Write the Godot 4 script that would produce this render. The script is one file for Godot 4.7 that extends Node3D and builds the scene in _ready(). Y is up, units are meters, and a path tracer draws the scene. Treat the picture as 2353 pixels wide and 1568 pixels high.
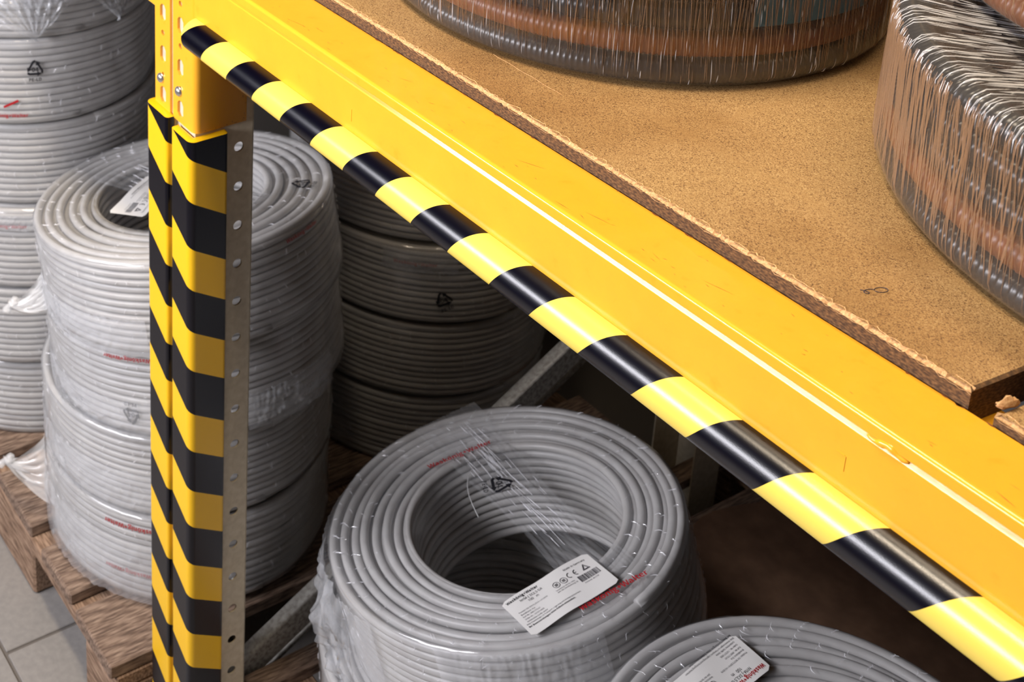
extends Node3D
# Warehouse corner: yellow racking with hazard guards, wrapped cable coils on pallets and on the chipboard shelf.
# Coordinates are measured from the top round hole of the upright; UP lifts them so that the tiled floor lies at y = 0.

const UP := 0.94
const FLOOR_Y := -0.94
# lens: focal length and principal point in pixels of the 2353 x 1568 frame (the photograph is a crop or a shifted lens)
const FOCAL := 3296.56
const PPX := 313.28
const PPY := -354.92
const CAM_AT := Vector3(1.187514, 0.810947, 0.753636)
const CAM_X := Vector3(0.470522, -0.009540, -0.882337)
const CAM_Y := Vector3(-0.270624, 0.950192, -0.154589)
const CAM_Z := Vector3(0.839864, 0.311519, 0.444504)
var rng := RandomNumberGenerator.new()
var used := {}
var M := {}

# ------------------------------------------------------------------ helpers

class MB:
	# collects triangles (given counter-clockwise from outside) and commits them as one mesh
	var st := SurfaceTool.new()
	var col := Color.WHITE
	var colored := false
	func _init(with_color := false) -> void:
		st.begin(Mesh.PRIMITIVE_TRIANGLES)
		colored = with_color
		st.set_smooth_group(0)
	func flat() -> void:
		st.set_smooth_group(-1)
	func smooth(g := 0) -> void:
		st.set_smooth_group(g)
	func tri(a: Vector3, b: Vector3, c: Vector3) -> void:
		if colored:
			st.set_color(col)
		st.add_vertex(a)
		if colored:
			st.set_color(col)
		st.add_vertex(c)
		if colored:
			st.set_color(col)
		st.add_vertex(b)
	func tri_uv(a: Vector3, b: Vector3, c: Vector3, ua: Vector2, ub: Vector2, uc: Vector2) -> void:
		st.set_uv(ua)
		st.add_vertex(a)
		st.set_uv(uc)
		st.add_vertex(c)
		st.set_uv(ub)
		st.add_vertex(b)
	func quad(a: Vector3, b: Vector3, c: Vector3, d: Vector3) -> void:
		tri(a, b, c)
		tri(a, c, d)
	func tri_out(a: Vector3, b: Vector3, c: Vector3, n: Vector3) -> void:
		if (b - a).cross(c - a).dot(n) < 0.0:
			tri(a, c, b)
		else:
			tri(a, b, c)
	func quad_out(a: Vector3, b: Vector3, c: Vector3, d: Vector3, n: Vector3) -> void:
		tri_out(a, b, c, n)
		tri_out(a, c, d, n)
	# rows of points: rows run along u, columns along v; outside is where v x u points
	func grid(rows: Array, close_v := false, close_u := false) -> void:
		var n := rows.size()
		for i in (n if close_u else n - 1):
			var p: PackedVector3Array = rows[i]
			var q: PackedVector3Array = rows[(i + 1) % n]
			var m := p.size()
			for j in (m if close_v else m - 1):
				var k := (j + 1) % m
				quad(p[j], p[k], q[k], q[j])
	func tube(path: PackedVector3Array, radius: float, sides: int, closed := false, radii := PackedFloat32Array(), up := Vector3.UP) -> void:
		var rows := []
		var n := path.size()
		for i in n:
			var a := path[(i - 1 + n) % n] if closed or i > 0 else path[i]
			var b := path[(i + 1) % n] if closed or i < n - 1 else path[i]
			var t := (b - a).normalized()
			var u := up.cross(t)
			if u.length() < 0.05:
				u = Vector3(1, 0, 0.3).cross(t)
			u = u.normalized()
			var v := t.cross(u)
			var r := radii[i] if radii.size() else radius
			var row := PackedVector3Array()
			for j in sides:
				var w := TAU * j / sides
				row.append(path[i] + (u * cos(w) + v * sin(w)) * r)
			rows.append(row)
		grid(rows, true, closed)
		if not closed:
			for e in [0, n - 1]:
				var row: PackedVector3Array = rows[e]
				var out := path[0] - path[1] if e == 0 else path[n - 1] - path[n - 2]
				for j in range(1, sides - 1):
					tri_out(row[0], row[j], row[j + 1], out)
	# box with chamfered edges, in the frame t
	func box(size: Vector3, t: Transform3D, ch := 0.002) -> void:
		var h := size / 2.0
		ch = minf(ch, minf(h.x, minf(h.y, h.z)) * 0.9)
		var P := {}
		for sx in [-1, 1]:
			for sy in [-1, 1]:
				for sz in [-1, 1]:
					var s := Vector3(sx, sy, sz)
					for ax in 3:
						var p := Vector3(sx * (h.x - ch), sy * (h.y - ch), sz * (h.z - ch))
						p[ax] = s[ax] * h[ax]
						P[[sx, sy, sz, ax]] = t * p
		var bs := t.basis
		for ax in 3:
			var b1 := (ax + 1) % 3
			var b2 := (ax + 2) % 3
			for s in [-1, 1]:
				var key := func(i: int, j: int, face: int) -> Array:
					var k := [0, 0, 0, face]
					k[ax] = s
					k[b1] = i
					k[b2] = j
					return k
				var n := Vector3()
				n[ax] = s
				quad_out(P[key.call(-1, -1, ax)], P[key.call(1, -1, ax)], P[key.call(1, 1, ax)], P[key.call(-1, 1, ax)], bs * n)
			for i in [-1, 1]:
				for j in [-1, 1]:
					var e := func(s: int, face: int) -> Array:
						var k := [0, 0, 0, face]
						k[ax] = s
						k[b1] = i
						k[b2] = j
						return k
					var n2 := Vector3()
					n2[b1] = i
					n2[b2] = j
					quad_out(P[e.call(-1, b1)], P[e.call(1, b1)], P[e.call(1, b2)], P[e.call(-1, b2)], bs * n2)
		for sx in [-1, 1]:
			for sy in [-1, 1]:
				for sz in [-1, 1]:
					tri_out(P[[sx, sy, sz, 0]], P[[sx, sy, sz, 1]], P[[sx, sy, sz, 2]], bs * Vector3(sx, sy, sz))
	# closed outline in (a, b) pushed along c by length; caps flat
	func prism(outline: PackedVector2Array, origin: Vector3, a: Vector3, b: Vector3, c: Vector3, length: float, steps := 1, soft := true) -> void:
		var n := outline.size()
		var area := 0.0
		for i in n:
			area += outline[i].cross(outline[(i + 1) % n])
		if area < 0.0:
			outline = outline.duplicate()
			outline.reverse()
		st.set_smooth_group(1 if soft else -1)
		var flip := a.cross(b).dot(c) < 0.0
		for s in steps:
			for i in n:
				var p := outline[i]
				var q := outline[(i + 1) % n]
				var p0 := origin + a * p.x + b * p.y + c * (length * s / steps)
				var q0 := origin + a * q.x + b * q.y + c * (length * s / steps)
				var d := c * (length / steps)
				if flip:
					quad(p0, p0 + d, q0 + d, q0)
				else:
					quad(p0, q0, q0 + d, p0 + d)
		st.set_smooth_group(-1)
		var idx := Geometry2D.triangulate_polygon(outline)
		for k in range(0, idx.size(), 3):
			var v := []
			for m in 3:
				var o := outline[idx[k + m]]
				v.append(origin + a * o.x + b * o.y)
			tri_out(v[0], v[1], v[2], -c)
			tri_out(v[0] + c * length, v[1] + c * length, v[2] + c * length, c)
	func mesh(normals := true) -> ArrayMesh:
		if normals:
			st.generate_normals()
		return st.commit()


func vec2s(a: Array) -> PackedVector2Array:
	var r := PackedVector2Array()
	for i in range(0, a.size(), 2):
		r.append(Vector2(a[i], a[i + 1]))
	return r


# outline with rounded corners; radii[i] = 0 keeps the corner; support points keep the flats flat
func round_poly(pts: PackedVector2Array, radii: Array, segs := 6) -> PackedVector2Array:
	var out := PackedVector2Array()
	var n := pts.size()
	for i in n:
		var p := pts[i]
		var r: float = radii[i]
		if r <= 0.0:
			out.append(p)
			continue
		var d1 := (pts[(i - 1 + n) % n] - p).normalized()
		var d2 := (pts[(i + 1) % n] - p).normalized()
		var half := acos(clampf(d1.dot(d2), -1, 1)) / 2.0
		var cut := r / tan(half)
		var s := p + d1 * cut
		var e := p + d2 * cut
		var c := p + (d1 + d2).normalized() * (r / sin(half))
		out.append(s + d1 * 0.0003)
		var a0 := (s - c).angle()
		var da := wrapf((e - c).angle() - a0, -PI, PI)
		for k in segs + 1:
			out.append(c + Vector2.from_angle(a0 + da * k / segs) * r)
		out.append(e + d2 * 0.0003)
	return out


func numbered(called: String) -> String:
	if not used.has(called):
		used[called] = 0
		return called
	used[called] += 1
	return "%s_%03d" % [called, used[called]]


func thing(called: String, label: String, category: String, at: Vector3, basis := Basis(), group := "") -> Node3D:
	var o := Node3D.new()
	o.name = numbered(called)
	add_child(o)
	o.transform = Transform3D(basis, at + Vector3(0, UP, 0))
	tag(o, label, category, group)
	return o


func tag(o: Node3D, label: String, category: String, group := "") -> void:
	o.set_meta("label", label)
	if category:
		o.set_meta("category", category)
	if group:
		o.set_meta("group", group)


# a part: the mesh is given in measured coordinates and is moved into the thing's own frame
func part(called: String, mb: MB, mat: Material, parent: Node3D, local := false, stuff := false) -> MeshInstance3D:
	return put(called, mb.mesh(), mat, parent, local, stuff)


func put(called: String, mesh: Mesh, mat: Material, parent: Node3D, local := false, stuff := false) -> MeshInstance3D:
	var o := MeshInstance3D.new()
	o.name = called
	o.mesh = mesh
	o.material_override = mat
	parent.add_child(o, true)
	if not local:
		var g := Transform3D()
		var p: Node3D = parent
		while p != self and p != null:
			g = p.transform * g
			p = p.get_parent() as Node3D
		o.transform = g.affine_inverse() * Transform3D(Basis(), Vector3(0, UP, 0))
	if stuff:
		o.set_meta("kind", "stuff")
	return o


func struct(called: String, mb: MB, mat: Material, label: String) -> MeshInstance3D:
	var o := put(called, mb.mesh(), mat, self)
	o.transform = Transform3D(Basis(), Vector3(0, UP, 0))
	o.set_meta("kind", "structure")
	o.set_meta("label", label)
	return o


func frame_for(n: Vector3, yaw := 0.0, sy := 1.0) -> Basis:
	n = n.normalized()
	var x := (Vector3.RIGHT - n * n.x).normalized()
	var z := x.cross(n)
	var b := Basis(x, n, z) * Basis(Vector3.UP, yaw)
	return Basis(b.x, b.y * sy, b.z)


# ------------------------------------------------------------------ materials

func std(color: Color, rough := 0.5, metal := 0.0) -> StandardMaterial3D:
	var m := StandardMaterial3D.new()
	m.albedo_color = color
	m.roughness = rough
	m.metallic = metal
	return m


func noise_tex(freq: float, ramp: Array, size := 512, octaves := 4, seed_ := 1, grain := false) -> NoiseTexture2D:
	var n := FastNoiseLite.new()
	n.seed = seed_
	n.frequency = freq
	n.noise_type = FastNoiseLite.TYPE_VALUE if grain else FastNoiseLite.TYPE_SIMPLEX_SMOOTH
	n.fractal_octaves = octaves
	var t := NoiseTexture2D.new()
	t.width = size
	t.height = size
	t.seamless = true
	t.noise = n
	var g := Gradient.new()
	var off := PackedFloat32Array()
	var cols := PackedColorArray()
	for k in range(0, ramp.size(), 2):
		off.append(ramp[k])
		cols.append(ramp[k + 1])
	g.offsets = off
	g.colors = cols
	t.color_ramp = g
	return t


func bump_tex(freq: float, strength: float, size := 512, octaves := 3, seed_ := 7) -> NoiseTexture2D:
	var n := FastNoiseLite.new()
	n.seed = seed_
	n.frequency = freq
	n.fractal_octaves = octaves
	var t := NoiseTexture2D.new()
	t.width = size
	t.height = size
	t.seamless = true
	t.as_normal_map = true
	t.bump_strength = strength
	t.noise = n
	return t


func textured(m: StandardMaterial3D, tex: Texture2D, scale: Vector3, world := true) -> StandardMaterial3D:
	m.albedo_texture = tex
	m.uv1_triplanar = true
	m.uv1_world_triplanar = world
	m.uv1_scale = scale
	return m


func c8(r: int, g: int, b: int, a := 255) -> Color:
	return Color8(r, g, b, a)


func film_mat(color: Color, alpha: float, rough: float) -> StandardMaterial3D:
	var m := std(Color(color.r, color.g, color.b, alpha), rough)
	m.transparency = BaseMaterial3D.TRANSPARENCY_ALPHA
	m.cull_mode = BaseMaterial3D.CULL_DISABLED
	return m


func make_materials() -> void:
	# yellow powder coat: faint dirt specks and rubbed patches
	M.yellow = textured(std(Color.WHITE, 0.16), noise_tex(0.012, [0.0, c8(236, 164, 40), 0.22, c8(241, 171, 45), 0.7, c8(242, 173, 46), 1.0, c8(243, 174, 49)], 1024, 6, 3), Vector3(3, 3, 3))
	M.yellow.normal_enabled = true
	M.yellow.normal_texture = bump_tex(0.12, 1.0)
	M.yellow.normal_scale = 0.03
	M.dirt = std(c8(120, 66, 24), 0.7)
	M.grime = std(c8(150, 96, 26), 0.6)
	M.foam = std(Color.WHITE, 0.26)
	M.foam.vertex_color_use_as_albedo = true
	M.foam.normal_enabled = true
	M.foam.uv1_triplanar = true
	M.foam.uv1_scale = Vector3(14, 14, 14)
	M.foam.normal_texture = bump_tex(0.25, 2.0, 512, 2, 9)
	M.foam.normal_scale = 0.16
	M.zinc = textured(std(Color.WHITE, 0.55, 0.1), noise_tex(0.03, [0.0, c8(196, 184, 160), 0.5, c8(208, 196, 172), 1.0, c8(218, 207, 186)], 512, 5, 5), Vector3(5, 5, 5))
	M.zinc_old = textured(std(Color.WHITE, 0.6, 0.2), noise_tex(0.04, [0.0, c8(112, 108, 100), 0.45, c8(158, 154, 146), 0.6, c8(170, 167, 160), 1.0, c8(196, 192, 186)], 512, 5, 6), Vector3(6, 6, 6))
	M.rivet = std(c8(206, 204, 200), 0.22, 0.85)
	# chipboard: fine flakes in three sizes
	M.board = textured(std(Color.WHITE, 0.6), noise_tex(0.3, [0.0, c8(70, 48, 30), 0.2, c8(110, 82, 52), 0.36, c8(160, 128, 84), 0.6, c8(178, 147, 99), 0.8, c8(192, 164, 118), 1.0, c8(208, 184, 142)], 1024, 2, 21, true), Vector3(5, 5, 5))
	M.board.detail_enabled = true
	M.board.detail_blend_mode = BaseMaterial3D.BLEND_MODE_MUL
	M.board.detail_albedo = noise_tex(0.006, [0.0, c8(214, 196, 170), 0.5, c8(246, 238, 228), 1.0, c8(255, 250, 240)], 512, 4, 22)
	M.board.detail_uv_layer = BaseMaterial3D.DETAIL_UV_2
	M.board.uv2_triplanar = true
	M.board.uv2_world_triplanar = true
	M.board.uv2_scale = Vector3(1.2, 1.2, 1.2)
	M.board_edge = textured(std(Color.WHITE, 0.8), noise_tex(0.11, [0.0, c8(38, 25, 14), 0.4, c8(80, 56, 32), 0.7, c8(110, 80, 48), 1.0, c8(156, 118, 76)], 512, 4, 23), Vector3(4, 9, 4))
	M.board_worn = textured(std(Color.WHITE, 0.8), noise_tex(0.14, [0.0, c8(134, 90, 52), 0.45, c8(196, 150, 100), 1.0, c8(236, 206, 156)], 512, 4, 24), Vector3(7, 7, 7))
	M.pen = std(c8(40, 40, 66), 0.6)
	# grey PVC cable
	M.cable = textured(std(Color.WHITE, 0.42), noise_tex(0.02, [0.0, c8(164, 161, 159), 0.5, c8(174, 172, 170), 1.0, c8(182, 181, 179)], 256, 3, 31), Vector3(6, 6, 6))
	M.film = film_mat(c8(244, 246, 250), 0.07, 0.14)
	M.film_milk = film_mat(c8(240, 243, 248), 0.2, 0.2)
	M.film_knot = film_mat(c8(246, 246, 246), 0.34, 0.2)
	M.crease_glint = film_mat(c8(250, 250, 254), 0.6, 0.1)  # white of the film creases paints in their sparkle
	M.ink = std(c8(22, 22, 30), 0.5)
	M.red_ink = std(c8(170, 18, 30), 0.5)
	M.grey_ink = std(c8(70, 68, 74), 0.6)
	M.card = std(c8(232, 230, 226), 0.4)
	M.wood = textured(std(Color.WHITE, 0.8), noise_tex(0.03, [0.0, c8(62, 48, 40), 0.35, c8(104, 84, 70), 0.6, c8(134, 112, 96), 1.0, c8(168, 146, 126)], 512, 5, 41), Vector3(16, 7, 1.6))
	M.wood_cross = textured(std(Color.WHITE, 0.8), noise_tex(0.03, [0.0, c8(78, 58, 46), 0.35, c8(124, 98, 78), 0.6, c8(152, 124, 102), 1.0, c8(184, 156, 130)], 512, 5, 42), Vector3(1.6, 9, 16))
	M.tile = textured(std(Color.WHITE, 0.45), noise_tex(0.05, [0.0, c8(134, 131, 128), 0.5, c8(142, 138, 134), 1.0, c8(150, 146, 142)], 512, 5, 43), Vector3(3, 3, 3))
	M.grout = std(c8(104, 98, 92), 0.9)
	M.cardboard = textured(std(Color.WHITE, 0.8), noise_tex(0.02, [0.0, c8(108, 80, 60), 1.0, c8(134, 102, 78)], 256, 4, 44), Vector3(4, 4, 4))
	M.conduit = std(c8(22, 22, 26), 0.32)
	M.conduit_orange = std(c8(112, 60, 18), 0.4)  # orange-brown also stands in for the shelf reflected in the film
	M.teal = std(c8(10, 92, 118), 0.5)
	M.stretch = film_mat(c8(236, 226, 214), 0.04, 0.16)
	M.pleat_warm_light = film_mat(c8(160, 126, 96), 0.5, 0.14)  # brown tint puts the warm light off the board into the film
	M.pleat_glint = film_mat(c8(236, 236, 240), 0.42, 0.08)  # whitish colour stands in for glints along the film pleats
	M.plaster = textured(std(Color.WHITE, 0.9), noise_tex(0.01, [0.0, c8(96, 94, 93), 1.0, c8(110, 108, 107)], 256, 4, 45), Vector3(1, 1, 1))


func lin(c: Color) -> Color:
	return c.srgb_to_linear()


# ------------------------------------------------------------------ camera, light, room

func make_view() -> void:
	var cam := Camera3D.new()
	cam.name = "camera"
	add_child(cam)
	var at := CameraAttributesPhysical.new()
	at.frustum_focal_length = 50.0
	at.frustum_focus_distance = 1.12
	at.exposure_aperture = 16.0
	cam.attributes = at
	cam.projection = Camera3D.PROJECTION_FRUSTUM
	cam.near = 0.05
	cam.far = 60.0
	cam.size = 0.05 * 1568.0 / FOCAL
	cam.frustum_offset = Vector2(0.05 * (1176.5 - PPX) / FOCAL, -0.05 * (784.0 - PPY) / FOCAL)
	cam.transform = Transform3D(Basis(CAM_X, CAM_Y, CAM_Z), CAM_AT + Vector3(0, UP, 0))
	cam.current = true
	var we := WorldEnvironment.new()
	we.name = "world_environment"
	var e := Environment.new()
	e.background_mode = Environment.BG_COLOR
	e.background_color = c8(70, 74, 84)
	e.tonemap_mode = Environment.TONE_MAPPER_LINEAR
	e.tonemap_exposure = 1.0
	e.sdfgi_enabled = true
	e.ssao_enabled = true
	e.ssil_enabled = true
	we.environment = e
	add_child(we)


func lamp(called: String, label: String, at: Vector3, towards: Vector3, size: Vector2, color: Color, energy: float, glow: float, category := "lamp") -> void:
	var z := -(towards - at).normalized()
	var x := Vector3.UP.cross(z)
	if x.length() < 0.1:
		x = Vector3.RIGHT
	x = x.normalized()
	var y := z.cross(x)
	var t := thing(called, label, category, at, Basis(x, y, z))
	var h := MB.new()
	h.flat()
	h.box(Vector3(size.x + 0.06, size.y + 0.06, 0.05), Transform3D(Basis(), Vector3(0, 0, 0.03)), 0.006)
	part("housing", h, std(c8(230, 230, 230), 0.5), t, true)
	var g := MB.new()
	g.flat()
	g.box(Vector3(size.x, size.y, 0.006), Transform3D(Basis(), Vector3(0, 0, 0.003)), 0.001)
	var gm := std(color, 0.5)
	gm.emission_enabled = true
	gm.emission = color
	gm.emission_energy_multiplier = glow
	part("diffuser", g, gm, t, true)
	var l := AreaLight3D.new()
	l.name = "light"
	l.area_size = size
	l.light_color = color
	l.light_energy = energy
	l.shadow_enabled = true
	l.area_range = 12.0
	l.area_attenuation = 2.0
	l.position = Vector3(0, 0, -0.012)
	t.add_child(l)


func make_lights() -> void:
	lamp("softbox", "long daylight softbox standing in the aisle before the post", Vector3(-0.2, 0.6, 1.6), Vector3(0.08, -0.05, 0.0), Vector2(1.5, 0.36), c8(248, 247, 255), 5.0, 5.0)
	lamp("ceiling_lamp", "long warm ceiling lamp above the aisle in front of the beam", Vector3(0.2, 2.15, 0.42), Vector3(0.2, 0.0, 0.38), Vector2(0.9, 0.2), c8(255, 236, 208), 4.1, 6.0)
	lamp("ceiling_lamp", "long warm ceiling lamp above the back of the shelf", Vector3(0.9, 2.15, -0.6), Vector3(0.9, 0.0, -0.6), Vector2(1.3, 0.25), c8(255, 232, 200), 1.5, 6.0)


func slab(called: String, lo: Vector3, hi: Vector3, mat: Material, label: String) -> MeshInstance3D:
	var b := MB.new()
	b.flat()
	b.box(hi - lo, Transform3D(Basis(), (lo + hi) / 2.0), 0.001)
	return struct(called, b, mat, label)


func make_room() -> void:
	var x0 := -3.4
	var x1 := 4.2
	var z0 := -1.12
	var z1 := 3.4
	var yc := 2.3
	slab("wall_back", Vector3(x0 - 0.1, FLOOR_Y, z0 - 0.1), Vector3(x1 + 0.1, yc, z0), M.plaster, "grey rendered wall behind the rack")
	slab("wall_front", Vector3(x0 - 0.1, FLOOR_Y, z1), Vector3(x1 + 0.1, yc, z1 + 0.1), M.plaster, "grey rendered wall across the aisle")
	slab("wall_left", Vector3(x0 - 0.1, FLOOR_Y, z0), Vector3(x0, yc, z1), M.plaster, "grey rendered wall at the far end of the aisle")
	slab("wall_right", Vector3(x1, FLOOR_Y, z0), Vector3(x1 + 0.1, yc, z1), M.plaster, "grey rendered wall at the near end of the aisle")
	slab("ceiling", Vector3(x0 - 0.1, yc, z0 - 0.1), Vector3(x1 + 0.1, yc + 0.1, z1 + 0.1), M.plaster, "plain grey ceiling of the store room")
	var fl := slab("floor", Vector3(x0 - 0.1, FLOOR_Y - 0.1, z0 - 0.1), Vector3(x1 + 0.1, FLOOR_Y - 0.003, z1 + 0.1), M.grout, "light grey tiled floor with dark joints")
	# tiles: 0.3 x 0.6 in the view, laid in a running bond; joint lines measured at z = 0.18 and x = -0.324
	var tw := 0.6
	var td := 0.3
	for iz in range(-3, 4):
		var shift := 0.0 if iz % 2 != 0 else 0.33
		for ix in range(-4, 4):
			var a := Vector3(-0.324 + shift + ix * tw, FLOOR_Y, 0.18 + iz * td)
			var b := MB.new()
			b.flat()
			b.box(Vector3(tw - 0.005, 0.012, td - 0.005), Transform3D(Basis(), a + Vector3(tw / 2, -0.006, td / 2)), 0.0012)
			put("tile", b.mesh(), M.tile, fl).transform = Transform3D()


# ------------------------------------------------------------------ rack

func stripe_color(k: int) -> Color:
	return lin(c8(10, 10, 13)) if k % 2 == 0 else lin(c8(242, 188, 22))


func make_rack() -> void:
	make_upright()
	make_beams()
	make_guards()


func make_upright() -> void:
	var t := thing("rack_upright", "grey galvanised rack post with a column of round holes down its side", "rack post", Vector3(-0.04, FLOOR_Y, 0.0))
	var top := 1.2
	var zb := -0.0175
	var zf := 0.0565
	# side flange at x = 0 with real round holes every 50 mm, cell by cell
	for side in [0, 1]:
		var x := 0.0 if side == 0 else -0.08
		var f := MB.new()
		f.flat()
		var th := 0.002
		var y := FLOOR_Y
		var r := 0.006
		var segs := 20
		var zc := 0.0007
		for layer in [0, 1]:
			var xx := x if layer == 0 else x - th
			var n := Vector3.RIGHT if layer == 0 else Vector3.LEFT
			if side == 1:
				xx = x + th if layer == 0 else x
			f.quad_out(Vector3(xx, FLOOR_Y, 0.012), Vector3(xx, top, 0.012), Vector3(xx, top, zf), Vector3(xx, FLOOR_Y, zf), n)
		var k0 := int(floor((FLOOR_Y + 0.025) / 0.05))
		var k := -18
		while -0.05 * -k * 1.0 < top:
			var yc := 0.05 * k
			var lo := maxf(yc - 0.025, FLOOR_Y)
			var hi := yc + 0.025
			if hi > top:
				break
			var inner := []
			var outer := []
			for s in segs:
				var a := TAU * s / segs
				var d := Vector2(cos(a), sin(a))
				inner.append(Vector2(zc, yc) + d * r)
				var ez := (0.012 - zc) if d.x > 0 else (zc - zb)
				var ey := (hi - yc) if d.y > 0 else (yc - lo)
				var sc := minf(ez / maxf(absf(d.x), 1e-5), ey / maxf(absf(d.y), 1e-5))
				outer.append(Vector2(zc, yc) + d * sc)
			for layer in [0, 1]:
				var xx2 := x if layer == 0 else x - th
				if side == 1:
					xx2 = x + th if layer == 0 else x
				var n2 := Vector3.RIGHT if layer == 0 else Vector3.LEFT
				for s in segs:
					var e := (s + 1) % segs
					var i0: Vector2 = inner[s]
					var i1: Vector2 = inner[e]
					var o0: Vector2 = outer[s]
					var o1: Vector2 = outer[e]
					f.quad_out(Vector3(xx2, i0.y, i0.x), Vector3(xx2, i1.y, i1.x), Vector3(xx2, o1.y, o1.x), Vector3(xx2, o0.y, o0.x), n2)
					# square corner left out between two outer points
					if absf(o0.x - o1.x) > 1e-4 and absf(o0.y - o1.y) > 1e-4:
						var cz := 0.012 if (o0.x + o1.x) / 2.0 > zc else zb
						var cy := hi if (o0.y + o1.y) / 2.0 > yc else lo
						f.tri_out(Vector3(xx2, o0.y, o0.x), Vector3(xx2, cy, cz), Vector3(xx2, o1.y, o1.x), n2)
			for s in segs:
				var e2 := (s + 1) % segs
				var q0: Vector2 = inner[s]
				var q1: Vector2 = inner[e2]
				var xa := x if side == 0 else x + th
				f.quad_out(Vector3(xa, q0.y, q0.x), Vector3(xa, q1.y, q1.x), Vector3(xa - th, q1.y, q1.x), Vector3(xa - th, q0.y, q0.x), Vector3(0, yc - q0.y, zc - q0.x))
			k += 1
		part("side_flange", f, M.zinc, t)
	# front: two faces with a groove between them, bent in
	var w := MB.new()
	var g := round_poly(vec2s([-0.08, 0.0, 0.0, 0.0, 0.0, 0.0025, -0.036, 0.0025, -0.036, -0.02, -0.044, -0.02, -0.044, 0.0025, -0.08, 0.0025]), [0, 0, 0.002, 0.001, 0, 0, 0.001, 0.002], 4)
	w.prism(g, Vector3(0, FLOOR_Y, zf - 0.0025), Vector3.RIGHT, Vector3.BACK, Vector3.UP, top - FLOOR_Y)
	part("front_web", w, M.zinc, t)
	var lips := MB.new()
	lips.flat()
	for x2 in [-0.008, -0.072]:
		lips.box(Vector3(0.016, top - FLOOR_Y, 0.002), Transform3D(Basis(), Vector3(x2, (top + FLOOR_Y) / 2.0, zb)), 0.0005)
	part("rear_lip", lips, M.zinc, t)
	# diagonal brace to the rear post: a small open channel
	var b := thing("frame_brace", "galvanised diagonal brace bar running back from the rack post", "brace", Vector3(-0.04, -0.815, -0.01))
	var p0 := Vector3(-0.04, -0.8385, -0.01)
	var p1 := Vector3(-0.04, -0.40, -0.82)
	var dir := (p1 - p0).normalized()
	var upv := (Vector3.UP - dir * dir.y).normalized()
	var bb := MB.new()
	bb.prism(round_poly(vec2s([-0.018, -0.021, 0.0, -0.021, 0.0, 0.019, -0.018, 0.019, -0.018, 0.016, -0.003, 0.016, -0.003, -0.018, -0.018, -0.018]), [0, 0.003, 0.003, 0, 0, 0, 0, 0], 5), p0, Vector3.RIGHT, upv, dir, (p1 - p0).length())
	part("channel", bb, M.zinc_old, b)
	var b2 := MB.new()
	b2.prism(round_poly(vec2s([-0.03, -0.047, -0.010, -0.047, -0.010, -0.040, -0.027, -0.040, -0.027, -0.024, -0.03, -0.024]), [0, 0.002, 0.002, 0, 0, 0], 4), p0, Vector3.RIGHT, upv, dir, (p1 - p0).length())
	part("lower_lip", b2, M.zinc_old, b)
	var ru := thing("rack_upright", "galvanised rear post of the rack frame, deep in shadow", "rack post", Vector3(-0.04, FLOOR_Y, -0.86))
	var rb := MB.new()
	rb.flat()
	rb.prism(vec2s([-0.08, -0.03, -0.078, -0.03, -0.078, 0.028, -0.002, 0.028, -0.002, -0.03, 0.0, -0.03, 0.0, 0.03, -0.08, 0.03]), Vector3(0, FLOOR_Y, -0.86), Vector3.RIGHT, Vector3.FORWARD, Vector3.UP, top - FLOOR_Y, 1, false)
	part("post", rb, M.zinc, ru)


func hex_slot(c: Vector2) -> PackedVector2Array:
	# tall hole with pointed ends, as punched in the end plate
	var r := PackedVector2Array()
	for p in [[-0.0062, -0.0058], [-0.0028, -0.0098], [0.0028, -0.0098], [0.0062, -0.0058], [0.0062, 0.0058], [0.0028, 0.0098], [-0.0028, 0.0098], [-0.0062, 0.0058]]:
		r.append(c + Vector2(p[0], p[1]))
	return r


func ring_hole(c: Vector2, r: float) -> PackedVector2Array:
	var o := PackedVector2Array()
	for k in 16:
		o.append(c + Vector2.from_angle(TAU * k / 16) * r)
	return o


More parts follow.
